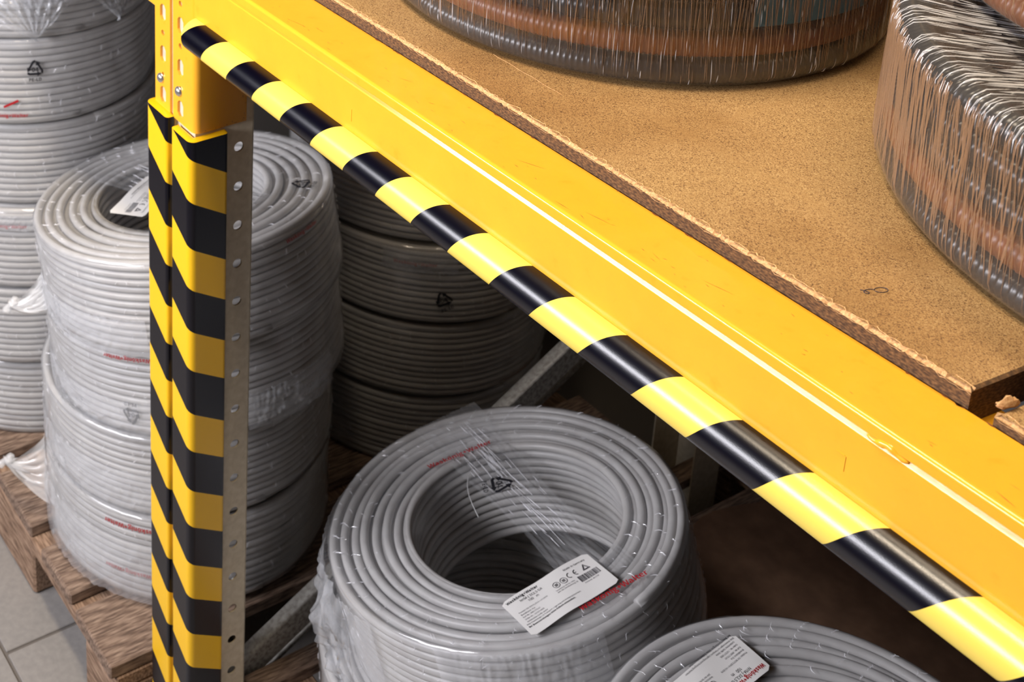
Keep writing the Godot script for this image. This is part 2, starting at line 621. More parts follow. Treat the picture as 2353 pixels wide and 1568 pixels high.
# plate in the xy plane with holes, built from rows of cells
func punched_plate(b: MB, x0: float, x1: float, y0: float, y1: float, zf: float, th: float, holes: Array) -> void:
	# holes: sorted from below, each {c, pts}; the plate is cut into a band per hole
	var ys := [y0]
	for i in holes.size() - 1:
		ys.append((holes[i].c.y + holes[i + 1].c.y) / 2.0)
	ys.append(y1)
	for i in holes.size():
		var lo: float = ys[i]
		var hi: float = ys[i + 1]
		var c: Vector2 = holes[i].c
		var src: PackedVector2Array = holes[i].pts
		# resample the rim finely, then push each point out to the cell border
		var rim := []
		for s in src.size():
			var p := src[s]
			var q := src[(s + 1) % src.size()]
			for m in 4:
				rim.append(p.lerp(q, m / 4.0))
		var outer := []
		for p in rim:
			var d: Vector2 = (p - c).normalized()
			var ex := (x1 - c.x) if d.x > 0 else (c.x - x0)
			var ey := (hi - c.y) if d.y > 0 else (c.y - lo)
			outer.append(c + d * minf(ex / maxf(absf(d.x), 1e-5), ey / maxf(absf(d.y), 1e-5)))
		var n := rim.size()
		for s in n:
			var e := (s + 1) % n
			for layer in 2:
				var z := zf if layer == 0 else zf - th
				var nn := Vector3.BACK if layer == 0 else Vector3.FORWARD
				var i0: Vector2 = rim[s]
				var i1: Vector2 = rim[e]
				var o0: Vector2 = outer[s]
				var o1: Vector2 = outer[e]
				b.quad_out(Vector3(i0.x, i0.y, z), Vector3(i1.x, i1.y, z), Vector3(o1.x, o1.y, z), Vector3(o0.x, o0.y, z), nn)
				if absf(o0.x - o1.x) > 1e-4 and absf(o0.y - o1.y) > 1e-4:
					var cx := x1 if (o0.x + o1.x) / 2.0 > c.x else x0
					var cy := hi if (o0.y + o1.y) / 2.0 > c.y else lo
					b.tri_out(Vector3(o0.x, o0.y, z), Vector3(cx, cy, z), Vector3(o1.x, o1.y, z), nn)
			var r0: Vector2 = rim[s]
			var r1: Vector2 = rim[e]
			b.quad_out(Vector3(r0.x, r0.y, zf), Vector3(r1.x, r1.y, zf), Vector3(r1.x, r1.y, zf - th), Vector3(r0.x, r0.y, zf - th), Vector3(c.x - r0.x, c.y - r0.y, 0))


func dome(b: MB, c: Vector3, r: float, h: float) -> void:
	var rows := []
	for i in 7:
		var a := PI / 2.0 * i / 6.0
		var row := PackedVector3Array()
		for j in 18:
			var w := TAU * j / 18
			row.append(c + Vector3(cos(w) * cos(a) * r, sin(w) * cos(a) * r, sin(a) * h))
		rows.append(row)
	b.grid(rows, true)


func connector(t: Node3D, xl: float, xr: float, wing_x: float, slots_x: float, rivet: Vector2, y0: float, y1: float) -> Node3D:
	var zf := 0.0595
	var th := 0.0035
	var b := MB.new()
	b.flat()
	var holes := []
	var y := y0
	for k in 6:
		var yc := 0.05 + 0.05 * k
		if k > 0:
			holes.append({"c": Vector2(slots_x, yc - 0.0255), "pts": ring_hole(Vector2(slots_x, yc - 0.0255), 0.0036)} if k > 1 else {"c": Vector2(slots_x, yc - 0.0255), "pts": ring_hole(Vector2(slots_x, yc - 0.0255), 0.0022)})
		holes.append({"c": Vector2(slots_x, yc - 0.001), "pts": hex_slot(Vector2(slots_x, yc - 0.001))})
	punched_plate(b, xl, xr - 0.008, y0, y1, zf, th, holes)
	b.quad_out(Vector3(xl, y0, zf), Vector3(xl, y1, zf), Vector3(xl, y1, zf - th), Vector3(xl, y0, zf - th), Vector3.LEFT)
	b.quad_out(Vector3(xl, y0, zf), Vector3(xr - 0.008, y0, zf), Vector3(xr - 0.008, y0, zf - th), Vector3(xl, y0, zf - th), Vector3.DOWN)
	# bent corner and side plate running back
	if wing_x > 0:
		b.prism(round_poly(vec2s([xr - 0.008, zf, xr, zf, xr, -0.0065, xr - 0.0032, -0.0065, xr - 0.0032, zf - th, xr - 0.008, zf - th]), [0, 0.0075, 0, 0, 0.003, 0], 7), Vector3(0, y0, 0), Vector3.RIGHT, Vector3.BACK, Vector3.UP, y1 - y0)
	else:
		b.flat()
		b.quad_out(Vector3(xr - 0.008, y0, zf), Vector3(xr, y0, zf), Vector3(xr, y1, zf), Vector3(xr - 0.008, y1, zf), Vector3.BACK)
		b.quad_out(Vector3(xr, y0, zf), Vector3(xr, y1, zf), Vector3(xr, y1, zf - th), Vector3(xr, y0, zf - th), Vector3.RIGHT)
		b.quad_out(Vector3(xr - 0.008, y0, zf), Vector3(xr, y0, zf), Vector3(xr, y0, zf - th), Vector3(xr - 0.008, y0, zf - th), Vector3.DOWN)
	var o := part("end_plate", b, M.yellow, t)
	var rv := MB.new()
	dome(rv, Vector3(rivet.x, rivet.y, zf), 0.0062, 0.0046)
	var ri := part("rivet", rv, M.rivet, o)
	tag(ri, "shiny domed rivet head", "")
	return o


func beam_profile() -> PackedVector2Array:
	# (z, y): two interlocked channels; folded lip and groove on the front, ledge for the boards behind
	return round_poly(vec2s([0.0585, 0.2304, 0.0585, 0.2203, 0.0565, 0.2195, 0.0585, 0.2161, 0.0585, 0.148, 0.0, 0.148, -0.032, 0.148, -0.032, 0.2183, 0.0015, 0.2183, 0.0015, 0.2304]),
		[0.0032, 0.001, 0.0003, 0.0022, 0.003, 0.0, 0.003, 0.001, 0.0, 0.0012], 6)


func make_beams() -> void:
	var t := thing("shelf_beam", "yellow powder coated shelf beam running across the picture from the post", "shelf beam", Vector3(0.0, 0.148, 0.0))
	var b := MB.new()
	b.prism(beam_profile(), Vector3(0.0005, 0, 0), Vector3.BACK, Vector3.UP, Vector3.RIGHT, 2.2, 1)
	part("beam_body", b, M.yellow, t)
	connector(t, -0.0437, 0.0032, 1.0, -0.0275, Vector2(-0.0302, 0.0695), 0.0322, 0.34)
	# weld bead filling the groove
	var wl := MB.new()
	var path := PackedVector3Array()
	var rr := PackedFloat32Array()
	for k in 15:
		var f := k / 14.0
		path.append(Vector3(0.778 + 0.026 * f, 0.2195 - 0.0012 * sin(f * 9.0), 0.0574))
		rr.append(0.0026 * pow(sin(PI * clampf(f, 0.04, 0.96)), 0.4) * (1.0 + 0.12 * sin(f * 23.0)))
	wl.tube(path, 0.003, 12, false, rr)
	part("weld_bead", wl, M.yellow, t)
	# strips of clear tape left on the face
	var tp := MB.new()
	tp.flat()
	for a in [[0.768, 0.1905, 0.0006, 0.011], [0.7645, 0.196, 0.006, 0.0006], [0.276, 0.187, 0.0004, 0.012]]:
		tp.box(Vector3(a[2], a[3], 0.0005), Transform3D(Basis(), Vector3(a[0], a[1], 0.0586)), 0.0001)
	part("tape_strip", tp, M.yellow, t, false, true)
	# chipped rust along the back edge of the beam top
	var ch := MB.new()
	ch.flat()
	rng.seed = 11
	for k in 26:
		var x := rng.randf_range(0.1, 0.95)
		if k < 5:
			x = [0.784, 0.812, 0.19, 0.205, 0.167][k]
		var w := rng.randf_range(0.002, 0.009)
		var d := rng.randf_range(0.0006, 0.0016)
		var n := 5
		for i in n:
			var xa := x + w * i / n
			var xb := x + w * (i + 1) / n
			var za := 0.0022 + d * sin(PI * i / n) * rng.randf_range(0.7, 1.2)
			var zb := 0.0022 + d * sin(PI * (i + 1) / n)
			ch.quad_out(Vector3(xa, 0.23052, 0.0018), Vector3(xb, 0.23052, 0.0018), Vector3(xb, 0.23052, zb), Vector3(xa, 0.23052, za), Vector3.UP)
	# grime along the free edge of the side plate
	for k in 30:
		var y := rng.randf_range(0.033, 0.075)
		var z := -0.0062 + absf(rng.randfn(0.0, 0.004)) * 0.8
		if k > 17:
			y = 0.0325 + absf(rng.randfn(0.0, 0.002))
			z = rng.randf_range(-0.006, 0.05)
		var w := rng.randf_range(0.0003, 0.0011)
		var h := rng.randf_range(0.0004, 0.0016)
		ch.quad_out(Vector3(0.00326, y, z), Vector3(0.00326, y + h * 0.3, z + w), Vector3(0.00326, y + h, z + w * 0.6), Vector3(0.00326, y + h * 0.7, z - w * 0.2), Vector3.RIGHT)
	part("paint_chip", ch, M.dirt, t, false, true)

	# fine dark scratches and rubbed dirt on the beam top
	var sg := MB.new()
	sg.flat()
	rng.seed = 12
	for k in 70:
		var x := rng.randf_range(0.1, 0.95)
		var z := rng.randf_range(0.036, 0.053) if k % 3 else rng.randf_range(0.008, 0.045)
		var len := rng.randf_range(0.0015, 0.007) if k % 7 else rng.randf_range(0.01, 0.026)
		var an := rng.randf_range(-0.5, 0.3)
		var d := Vector3(cos(an), 0, sin(an))
		var c := Vector3(x, 0.23046, z)
		var w := Vector3(-d.z, 0, d.x) * rng.randf_range(0.00012, 0.0003)
		if (c + d * len).z < 0.054:
			sg.quad_out(c, c + d * len * 0.5 + w, c + d * len, c + d * len * 0.5 - w, Vector3.UP)
	part("scratch", sg, M.grime, t, false, true)

	var l := thing("shelf_beam", "yellow shelf beam of the next bay, its end plate left of the post gap", "shelf beam", Vector3(-0.083, 0.15, 0.0))
	var lb := MB.new()
	lb.prism(beam_profile(), Vector3(-0.0838, 0.0, 0), Vector3.BACK, Vector3.UP, Vector3.LEFT, 2.0, 1)
	part("beam_body", lb, M.yellow, l)
	connector(l, -0.0838, -0.0502, -1.0, -0.0662, Vector2(-0.0702, 0.068), 0.0315, 0.34)


# L guard round a post corner; corner (cx, cz) is the sharp inner corner, legs go to x and z
func make_guard(t: Node3D, mirror: bool, xi: float, leg_x: float, leg_z: float, top: float, bounds: Array, slope: float, from_start: bool) -> void:
	var th := 0.010
	var zi := 0.0591
	var s := -1.0 if mirror else 1.0
	# outline of the outside face as a path, from the free end of the front leg round the corner to the side leg
	var path := PackedVector2Array()   # (x, z)
	var xo := xi + s * th
	var zo := zi + th
	var xe := xo - s * leg_x
	var ze := zo - leg_z
	var re := 0.004
	path.append(Vector2(xe, zi))
	path.append(Vector2(xe, zo - re - 0.0003))
	for k in 6:
		var a := PI / 2.0 * k / 5.0
		path.append(Vector2(xe + s * re * (1.0 - cos(a)), zo - re + re * sin(a)))
	path.append(Vector2(xe + s * (re + 0.0003), zo))
	var rc := 0.0085
	for k in 4:
		path.append(Vector2(lerpf(xe + s * 0.006, xo - s * (rc + 0.0004), (k + 1) / 4.0), zo))
	for k in 11:
		var a2 := PI / 2.0 * k / 10.0
		path.append(Vector2(xo - s * rc + s * rc * sin(a2), zo - rc + rc * cos(a2)))
	for k in 6:
		path.append(Vector2(xo, lerpf(zo - rc - 0.0004, ze + 0.005, k / 5.0)))
	for k in 6:
		var a3 := PI / 2.0 * k / 5.0
		path.append(Vector2(xo - s * re * (1.0 - cos(a3)), ze + re - re * sin(a3)))
	path.append(Vector2(xi, ze))
	var n := path.size()
	var arc := [0.0]
	for i in range(1, n):
		arc.append(arc[i - 1] + path[i].distance_to(path[i - 1]))
	var b := MB.new(true)
	# stripe boundaries: y falls (or rises) along the arc
	var yb := [top]
	for v in bounds:
		yb.append(v)
	var end: float = arc[n - 1]
	for k in yb.size():
		b.col = stripe_color(k)
		for i in n - 1:
			var r0: float = slope * (float(arc[i]) if from_start else end - float(arc[i]))
			var r1: float = slope * (float(arc[i + 1]) if from_start else end - float(arc[i + 1]))
			var last := k == yb.size() - 1
			var col_hi0 := top if k == 0 else minf(top, float(yb[k]) + r0)
			var col_hi1 := top if k == 0 else minf(top, float(yb[k]) + r1)
			var col_lo0 := FLOOR_Y if last else minf(top, float(yb[k + 1]) + r0)
			var col_lo1 := FLOOR_Y if last else minf(top, float(yb[k + 1]) + r1)
			var p := path[i]
			var q := path[i + 1]
			var A := Vector3(p.x, col_hi0, p.y)
			var B := Vector3(q.x, col_hi1, q.y)
			var C := Vector3(q.x, col_lo1, q.y)
			var D := Vector3(p.x, col_lo0, p.y)
			b.smooth(1)
			if s > 0:
				b.quad(A, D, C, B)
			else:
				b.quad(A, B, C, D)
	# rolled top edge and back: yellow foam where it was cut
	b.col = lin(c8(242, 188, 22))
	b.flat()
	var inner := PackedVector2Array()
	for i in n:
		var f: float = arc[i] / end
		var corner_at := (leg_x - 0.0) / (leg_x + leg_z)
		if f < corner_at:
			inner.append(Vector2(lerpf(xe, xi, f / corner_at), zi))
		else:
			inner.append(Vector2(xi, lerpf(zi, ze, (f - corner_at) / (1.0 - corner_at))))
	for i in n - 1:
		var p3 := Vector3(path[i].x, top, path[i].y)
		var q3 := Vector3(path[i + 1].x, top, path[i + 1].y)
		var p4 := Vector3(inner[i].x, top, inner[i].y)
		var q4 := Vector3(inner[i + 1].x, top, inner[i + 1].y)
		# slightly domed rim: a raised middle line
		var m0 := (p3 + p4) / 2.0 + Vector3(0, 0.0012, 0)
		var m1 := (q3 + q4) / 2.0 + Vector3(0, 0.0012, 0)
		b.smooth(2)
		b.quad_out(p3, q3, m1, m0, Vector3.UP)
		b.quad_out(m0, m1, q4, p4, Vector3.UP)
		b.flat()
		var dn := Vector3(0, FLOOR_Y - top, 0)
		b.quad_out(p4, q4, q4 + dn, p4 + dn, Vector3(inner[i].x - path[i].x, 0, inner[i].y - path[i].y))
	part("foam_profile", b, M.foam, t)


func make_guards() -> void:
	var r := thing("corner_guard", "black and yellow striped foam corner guard on the right edge of the post", "corner guard", Vector3(0.0, FLOOR_Y, 0.065), Basis(), "striped guards on the rack post")
	var yb := []
	var pitch_r := [-0.027, -0.0795, -0.1378, -0.1905, -0.2454, -0.2974, -0.3566, -0.409, -0.4657, -0.5182, -0.5744, -0.6256, -0.6806, -0.7331, -0.789, -0.842, -0.897]
	for v in pitch_r:
		yb.append(v)
	make_guard(r, false, 0.0004, 0.0424, 0.0487, 0.0275, yb, 0.60, false)
	var l := thing("corner_guard", "black and yellow striped foam corner guard on the left edge of the post", "corner guard", Vector3(-0.08, FLOOR_Y, 0.065), Basis(), "striped guards on the rack post")
	var lb := []
	for v in [-0.0027, -0.0545, -0.1097, -0.1614, -0.2158, -0.2678, -0.3196, -0.3711, -0.4243, -0.4765, -0.5291, -0.5827, -0.6352, -0.6866, -0.7389, -0.791, -0.844, -0.896]:
		lb.append(v)
	make_guard(l, true, -0.0804, 0.0486, 0.045, 0.0335, lb, 0.65, true)
	# half-round tube on the beam
	var t := thing("edge_guard", "half-round black and yellow striped foam guard stuck along the beam front", "edge guard", Vector3(0.0, 0.134, 0.0585))
	var ups := [-0.0215, 0.0237, 0.0689, 0.118, 0.1657, 0.2148, 0.2648, 0.3149, 0.3621, 0.4103, 0.4568, 0.5062, 0.55, 0.6, 0.6501, 0.6977, 0.7507, 0.8013, 0.8574, 0.909, 0.96, 1.01, 1.06, 1.11, 1.16, 1.21]
	var rad := 0.0183
	var yc := 0.1523
	var zc := 0.0588
	var x_end := 0.0045
	var segs := 30
	var b := MB.new(true)
	for k in ups.size() - 1:
		b.col = lin(c8(242, 188, 22)) if k % 2 == 0 else lin(c8(10, 10, 13))
		if k % 2 == 0:
			b.col = lin(c8(244, 212, 92))
		for i in segs:
			var a0 := PI / 2.0 - PI * i / segs
			var a1 := PI / 2.0 - PI * (i + 1) / segs
			var s0 := 0.72 * rad * PI * i / segs
			var s1 := 0.72 * rad * PI * (i + 1) / segs
			var p0 := Vector3(maxf(x_end, float(ups[k]) - s0), yc + sin(a0) * rad, zc + cos(a0) * rad)
			var p1 := Vector3(maxf(x_end, float(ups[k]) - s1), yc + sin(a1) * rad, zc + cos(a1) * rad)
			var q0 := Vector3(maxf(x_end, float(ups[k + 1]) - s0), yc + sin(a0) * rad, zc + cos(a0) * rad)
			var q1 := Vector3(maxf(x_end, float(ups[k + 1]) - s1), yc + sin(a1) * rad, zc + cos(a1) * rad)
			b.smooth(1)
			b.quad_out(p0, q0, q1, p1, Vector3(0, sin(a0), cos(a0)))
	b.col = lin(c8(244, 212, 92))
	b.flat()
	for i in segs:
		var a0 := PI / 2.0 - PI * i / segs
		var a1 := PI / 2.0 - PI * (i + 1) / segs
		b.tri_out(Vector3(x_end, yc, zc), Vector3(x_end, yc + sin(a0) * rad, zc + cos(a0) * rad), Vector3(x_end, yc + sin(a1) * rad, zc + cos(a1) * rad), Vector3.LEFT)
	b.quad_out(Vector3(x_end, yc - rad, zc - 0.0002), Vector3(1.2, yc - rad, zc - 0.0002), Vector3(1.2, yc + rad, zc - 0.0002), Vector3(x_end, yc + rad, zc - 0.0002), Vector3.FORWARD)
	part("foam_profile", b, M.foam, t)


# ------------------------------------------------------------------ shelf boards

func make_boards() -> void:
	for k in 2:
		var x0 := -0.04 if k == 0 else 0.815
		var x1 := 0.8 if k == 0 else 1.9
		var top := 0.2435 if k == 0 else 0.2378
		var t := thing("shelf_board", ["wide brown chipboard shelf with two wrapped coils on it", "lower chipboard shelf at the right edge with a torn flake on its corner"][k], "shelf board", Vector3(x0, 0.2185, 0.0))
		var zf := 0.0008
		var ch := 0.0022
		# straight end, a little out of square as in the photograph
		var b := MB.new()
		b.flat()
		var zb := -1.08
		var A := Vector3(x0, top, zf - ch)
		var B := Vector3(x1 - ch, top, zf - ch)
		var C := Vector3(x1 - ch + 0.075 * (zf - zb), top, zb)
		if k == 1:
			C = Vector3(x1, top, zb)
		var D := Vector3(x0 + (0.075 * (zf - zb) if k == 1 else 0.0), top, zb)
		if k == 1:
			A.x = x0 + ch
			B = Vector3(x1, top, zf - ch)
		b.quad_out(A, B, C, D, Vector3.UP)
		part("board_face", b, M.board, t)
		var e := MB.new()
		e.flat()
		var yb := 0.2186
		e.quad_out(Vector3(x0, yb, zf), Vector3(x1, yb, zf), Vector3(x1, top - ch, zf), Vector3(x0, top - ch, zf), Vector3.BACK)
		var Cb := Vector3(C.x + ch, yb, zb)
		if k == 0:
			e.quad_out(Vector3(x1, yb, zf), Cb, Vector3(Cb.x, top - ch * 0.5, zb), Vector3(x1, top - ch * 0.5, zf), Vector3.RIGHT)
			e.quad_out(Vector3(x1, top - ch * 0.5, zf), Vector3(Cb.x, top - ch * 0.5, zb), C, B, Vector3(1, 1, 0))
		else:
			e.quad_out(Vector3(x0, yb, zf), Vector3(D.x, yb, zb), Vector3(D.x, top - ch, zb), Vector3(x0, top - ch, zf), Vector3.LEFT)
			e.quad_out(Vector3(x0, top - ch, zf), Vector3(D.x, top - ch, zb), D, A, Vector3(-1, 1, 0))
		e.quad_out(Vector3(x0, yb, zf), Vector3(x1, yb, zf), Cb, Vector3(x0, yb, zb), Vector3.DOWN)
		part("board_edge", e, M.board_edge, t)
		# frayed, paler chamfer along the front edge
		var w := MB.new()
		rng.seed = 5 + k
		var n := 260
		var y_prev := top - ch
		var z_prev := zf - ch
		for i in n:
			var xa := lerpf(x0, x1, i / float(n))
			var xb := lerpf(x0, x1, (i + 1) / float(n))
			var y_now := top - ch * rng.randf_range(0.6, 1.7)
			var z_now := zf - ch * rng.randf_range(0.7, 2.6)
			w.flat()
			w.quad_out(Vector3(xa, y_prev, zf + 0.0002), Vector3(xb, y_now, zf + 0.0002), Vector3(xb, top + 0.0003, z_now), Vector3(xa, top + 0.0003, z_prev), Vector3(0, 1, 1))
			y_prev = y_now
			z_prev = z_now
		part("frayed_edge", w, M.board_worn, t)
		if k == 0:
			# long light scratch
			var sc := MB.new()
			var line := PackedVector3Array()
			for i in 12:
				line.append(Vector3(0.3301, top + 0.0001, -0.0515).lerp(Vector3(0.4159, top + 0.0001, -0.0499), i / 11.0) + Vector3(0, 0, 0.0006 * sin(i * 1.7)))
			sc.tube(line, 0.00024, 4)
			part("scratch", sc, M.board_worn, t)
			# ballpoint scribble
			var pen := MB.new()
			var path := PackedVector3Array()
			var cx := Vector3(0.7083, top + 0.0004, -0.0285)
			var dr := Vector3(0.0041, 0, -0.0111)   # along the writing
			var up := Vector3(-0.0034, 0, -0.0012)
			for i in 46:
				var f := i / 45.0
				var q: Vector2
				if f < 0.55:
					var g := f / 0.55
					q = Vector2(-0.1 + 0.55 * g + 0.22 * sin(g * 8.5), 0.75 * cos(g * 7.2 + 0.6) * (1.0 - 0.35 * g))
				else:
					var g2 := (f - 0.55) / 0.45
					q = Vector2(1.02 + 0.38 * cos(2.6 - g2 * 5.6), 0.72 * sin(2.6 - g2 * 5.6))
				path.append(cx + dr * q.x + up * q.y)
			var rib := PackedVector3Array()
			pen.tube(path, 0.00022, 4)
			part("pen_mark", pen, M.pen, t)
		else:
			# loosened chip at the corner
			var cp := MB.new()
			var rows := []
			rng.seed = 17
			for i in 9:
				var row := PackedVector3Array()
				for j in 8:
					var a := TAU * j / 8
					var f2 := i / 8.0
					var r := 0.0042 * sin(PI * clampf(f2, 0.06, 0.94)) * rng.randf_range(0.6, 1.3)
					row.append(Vector3(0.8165 - 0.004 + 0.006 * f2 + cos(a) * r * 0.7, top + 0.0035 + sin(a) * r, -0.003 - 0.014 * f2 + 0.002 * sin(f2 * 7.0)))
				rows.append(row)
			cp.flat()
			cp.grid(rows, true)
			part("torn_flake", cp, M.board_worn, t)


# ------------------------------------------------------------------ pallets

func plank(called: String, t: Node3D, lo: Vector3, hi: Vector3, mat: Material, seed_: int) -> void:
	# a sawn board with rounded, slightly uneven arrises
	rng.seed = seed_
	var c := (lo + hi) / 2.0
	var s := hi - lo
	var b := MB.new()
	b.flat()
	var turn := Basis(Vector3.UP, rng.randf_range(-0.008, 0.008)) * Basis(Vector3.RIGHT, rng.randf_range(-0.003, 0.003))
	b.box(s, Transform3D(turn, c), rng.randf_range(0.002, 0.0038))
	part(called, b, mat, t)


func make_pallet(at_x: Array, zf: float, zb: float, label: String, blocks: Array) -> Node3D:
	var x0: float = at_x[0][0]
	var x1: float = at_x[at_x.size() - 1][1]
	var t := thing("wooden_pallet", label, "pallet", Vector3((x0 + x1) / 2.0, FLOOR_Y, (zf + zb) / 2.0))
	var top := -0.811
	var n := 0
	for d in at_x:
		plank("deck_board", t, Vector3(d[0], top - 0.022, zb), Vector3(d[1], top, zf + 0.004 * ((n * 7) % 3 - 1)), M.wood, 100 + n)
		n += 1
	for z in [[zf - 0.1, zf - 0.003], [(zf + zb) / 2 - 0.05, (zf + zb) / 2 + 0.05], [zb + 0.003, zb + 0.1]]:
		plank("stringer_board", t, Vector3(x0 + 0.002, top - 0.0445, z[0]), Vector3(x1 - 0.002, top - 0.0225, z[1]), M.wood_cross, 200 + n)
		n += 1
		for bx in blocks:
			plank("block", t, Vector3(bx[0], FLOOR_Y + 0.0005, z[0]), Vector3(bx[1], top - 0.045, z[1] - 0.002), M.wood_cross, 300 + n)
			n += 1
	return t


func make_left_shelf() -> void:
	var t := thing("shelf_board", "chipboard shelf of the next bay above the coils at the left edge", "shelf board", Vector3(-1.0, 0.2186, -0.4))
	var b := MB.new()
	b.flat()
	b.box(Vector3(1.9, 0.025, 1.08), Transform3D(Basis(), Vector3(-1.045, 0.2312, -0.54)), 0.0015)
	part("board_face", b, M.board, t)


func make_pallets() -> void:
	make_pallet([[-0.985, -0.87], [-0.84, -0.72], [-0.69, -0.565], [-0.523, -0.398], [-0.36, -0.263], [-0.23, -0.122]], 0.106, -0.82, "weathered wooden pallet on the light tiles under the stacks left of the post", [[-0.98, -0.88], [-0.55, -0.399], [-0.222, -0.124]])
	make_pallet([[-0.034, -0.004], [0.05, 0.15], [0.2, 0.3], [0.35, 0.45], [0.5, 0.6], [0.65, 0.75], [0.8, 0.9]], -0.03, -1.03, "wooden pallet in the shadow under the shelf, a brown cardboard sheet on it", [[-0.032, -0.006], [0.35, 0.45], [0.8, 0.9]])
	var s := thing("cardboard_sheet", "brown cardboard sheet with a wavy torn edge on the shaded pallet", "cardboard", Vector3(0.5, -0.811, -0.5))
	var b := MB.new()
	var pts := PackedVector2Array()
	rng.seed = 3
	for k in 41:
		var f := k / 40.0
		pts.append(Vector2(0.078 + 0.008 * sin(f * 31.0) + 0.006 * sin(f * 13.0 + 1.0) + rng.randf_range(-0.0015, 0.0015), lerpf(-0.05, -1.02, f)))
	pts.append(Vector2(0.93, -1.02))
	pts.append(Vector2(0.93, -0.05))
	b.prism(pts, Vector3(0, -0.8098, 0), Vector3.RIGHT, Vector3.BACK, Vector3.UP, 0.003, 1, false)
	part("sheet", b, M.cardboard, s)


# ------------------------------------------------------------------ cable coils

const ROUT := 0.2036
const CAB := 0.0053
const COIL_H := 0.1283

func ring_path(r: float, y: float, segs: int, wob: float, ph: float, off := Vector2.ZERO) -> PackedVector3Array:
	var p := PackedVector3Array()
	for i in segs:
		var a := TAU * i / segs
		var rr := r + wob * sin(2.0 * a + ph) + wob * 0.6 * sin(3.0 * a + ph * 2.3)
		p.append(Vector3(cos(a) * rr + off.x, y + wob * 0.7 * sin(3.0 * a + ph * 1.7), sin(a) * rr + off.y))
	return p


# kind 0: open windings, six crests with lower turns between; kind 1: tight windings, the hole off centre
func cable_mesh(kind: int, seed_: int, rin: float, off: Vector2) -> ArrayMesh:
	rng.seed = seed_
	var b := MB.new()
	var segs := 80
	var sides := 8
	var rows := 12
	# outside: one rising helix
	var path := PackedVector3Array()
	var pitch := (COIL_H - 2.0 * CAB) / (rows - 1)
	var jit := []
	for k in rows + 1:
		jit.append(rng.randf_range(-0.0014, 0.0010))
	for i in rows * segs:
		var a := TAU * i / segs
		var f := i / float(segs)
		var k := int(f)
		var j: float = lerpf(jit[k], jit[k + 1], smoothstep(0.0, 1.0, f - k))
		path.append(Vector3(cos(a) * (ROUT + j), CAB + pitch * minf(f * (rows - 1.0) / (rows - 0.5), rows - 1.0), sin(a) * (ROUT + j)))
	b.tube(path, CAB, sides)
	# inside of the hole
	for k in rows - 1:
		b.tube(ring_path(rin + rng.randf_range(-0.0012, 0.0012), CAB + pitch * k, 64, 0.0005, rng.randf() * TAU, off), CAB, sides, true)
	# top turns
	var n := 6 if kind == 0 else 8
	for k in n:
		var f := k / float(n - 1)
		var r := lerpf(rin, ROUT - 0.0006, f)
		var w := 0.0011 if kind == 0 else 0.0007
		var o := off * (1.0 - f)
		var lift := rng.randf_range(-0.0012, 0.0010) if kind == 0 else -0.0030 * (k % 2) + rng.randf_range(-0.0012, 0.0008)
		b.tube(ring_path(r, COIL_H - CAB + lift, 96, w * (0.5 if k in [0, n - 1] else 1.0), rng.randf() * TAU, o), CAB + 0.0001, 9, true)
		if k < n - 1:
			var o2 := off * (1.0 - f - 0.5 / (n - 1))
			b.tube(ring_path(r + (ROUT - rin) / (n - 1) / 2.0, COIL_H - CAB - (0.0068 if kind == 0 else 0.009), 80, 0.0008, rng.randf() * TAU, o2), CAB, sides, true)
	# underside, so that the coil is closed below
	for k in 5:
		b.tube(ring_path(lerpf(rin, ROUT, (k + 0.5) / 5.0), CAB + 0.001, 48, 0.0006, rng.randf() * TAU, off * (1.0 - k / 5.0)), 0.009, 6, true)
	return b.mesh()


# shrink film round the coil: from under the rim inside, over the top turns, down the side and under
func film_mesh(seed_: int, rin: float, off: Vector2, rough := 1.0) -> ArrayMesh:
	var nz := FastNoiseLite.new()
	nz.seed = seed_
	nz.frequency = 1.0
	nz.fractal_octaves = 3
	var b := MB.new()
	var prof := [[rin - 0.0062, 0.085], [rin - 0.0062, 0.118], [rin + 0.002, 0.1298], [rin + 0.02, 0.1299], [ROUT - 0.02, 0.1299], [ROUT + 0.001, 0.1298], [ROUT + 0.0062, 0.1245]]
	for k in 9:
		prof.append([ROUT + 0.0066, 0.118 - 0.0125 * k])
	prof.append([ROUT + 0.0055, 0.006])
	prof.append([ROUT - 0.01, -0.0002])
	var segs := 150
	var rows := []
	for i in segs:
		var a := TAU * i / segs
		var row := PackedVector3Array()
		for k in prof.size():
			var r: float = prof[k][0]
			var y: float = prof[k][1]
			var f := clampf((ROUT - r) / (ROUT - rin), 0.0, 1.0)
			var d := nz.get_noise_3d(cos(a) * 9.0, y * 40.0, sin(a) * 9.0) * 0.0011 * rough
			d += nz.get_noise_3d(cos(a) * 26.0 + y * 30.0, y * 16.0, sin(a) * 26.0) * 0.0009 * rough
			d = maxf(d, -0.0003) + 0.0003
			var up := 1.0 if k > 1 and k < 6 else 0.0
			row.append(Vector3(cos(a) * (r + d * (1.0 - up)) + off.x * f, y + d * up, sin(a) * (r + d * (1.0 - up)) + off.y * f))
		rows.append(row)
	b.grid(rows, false, true)
	return b.mesh()


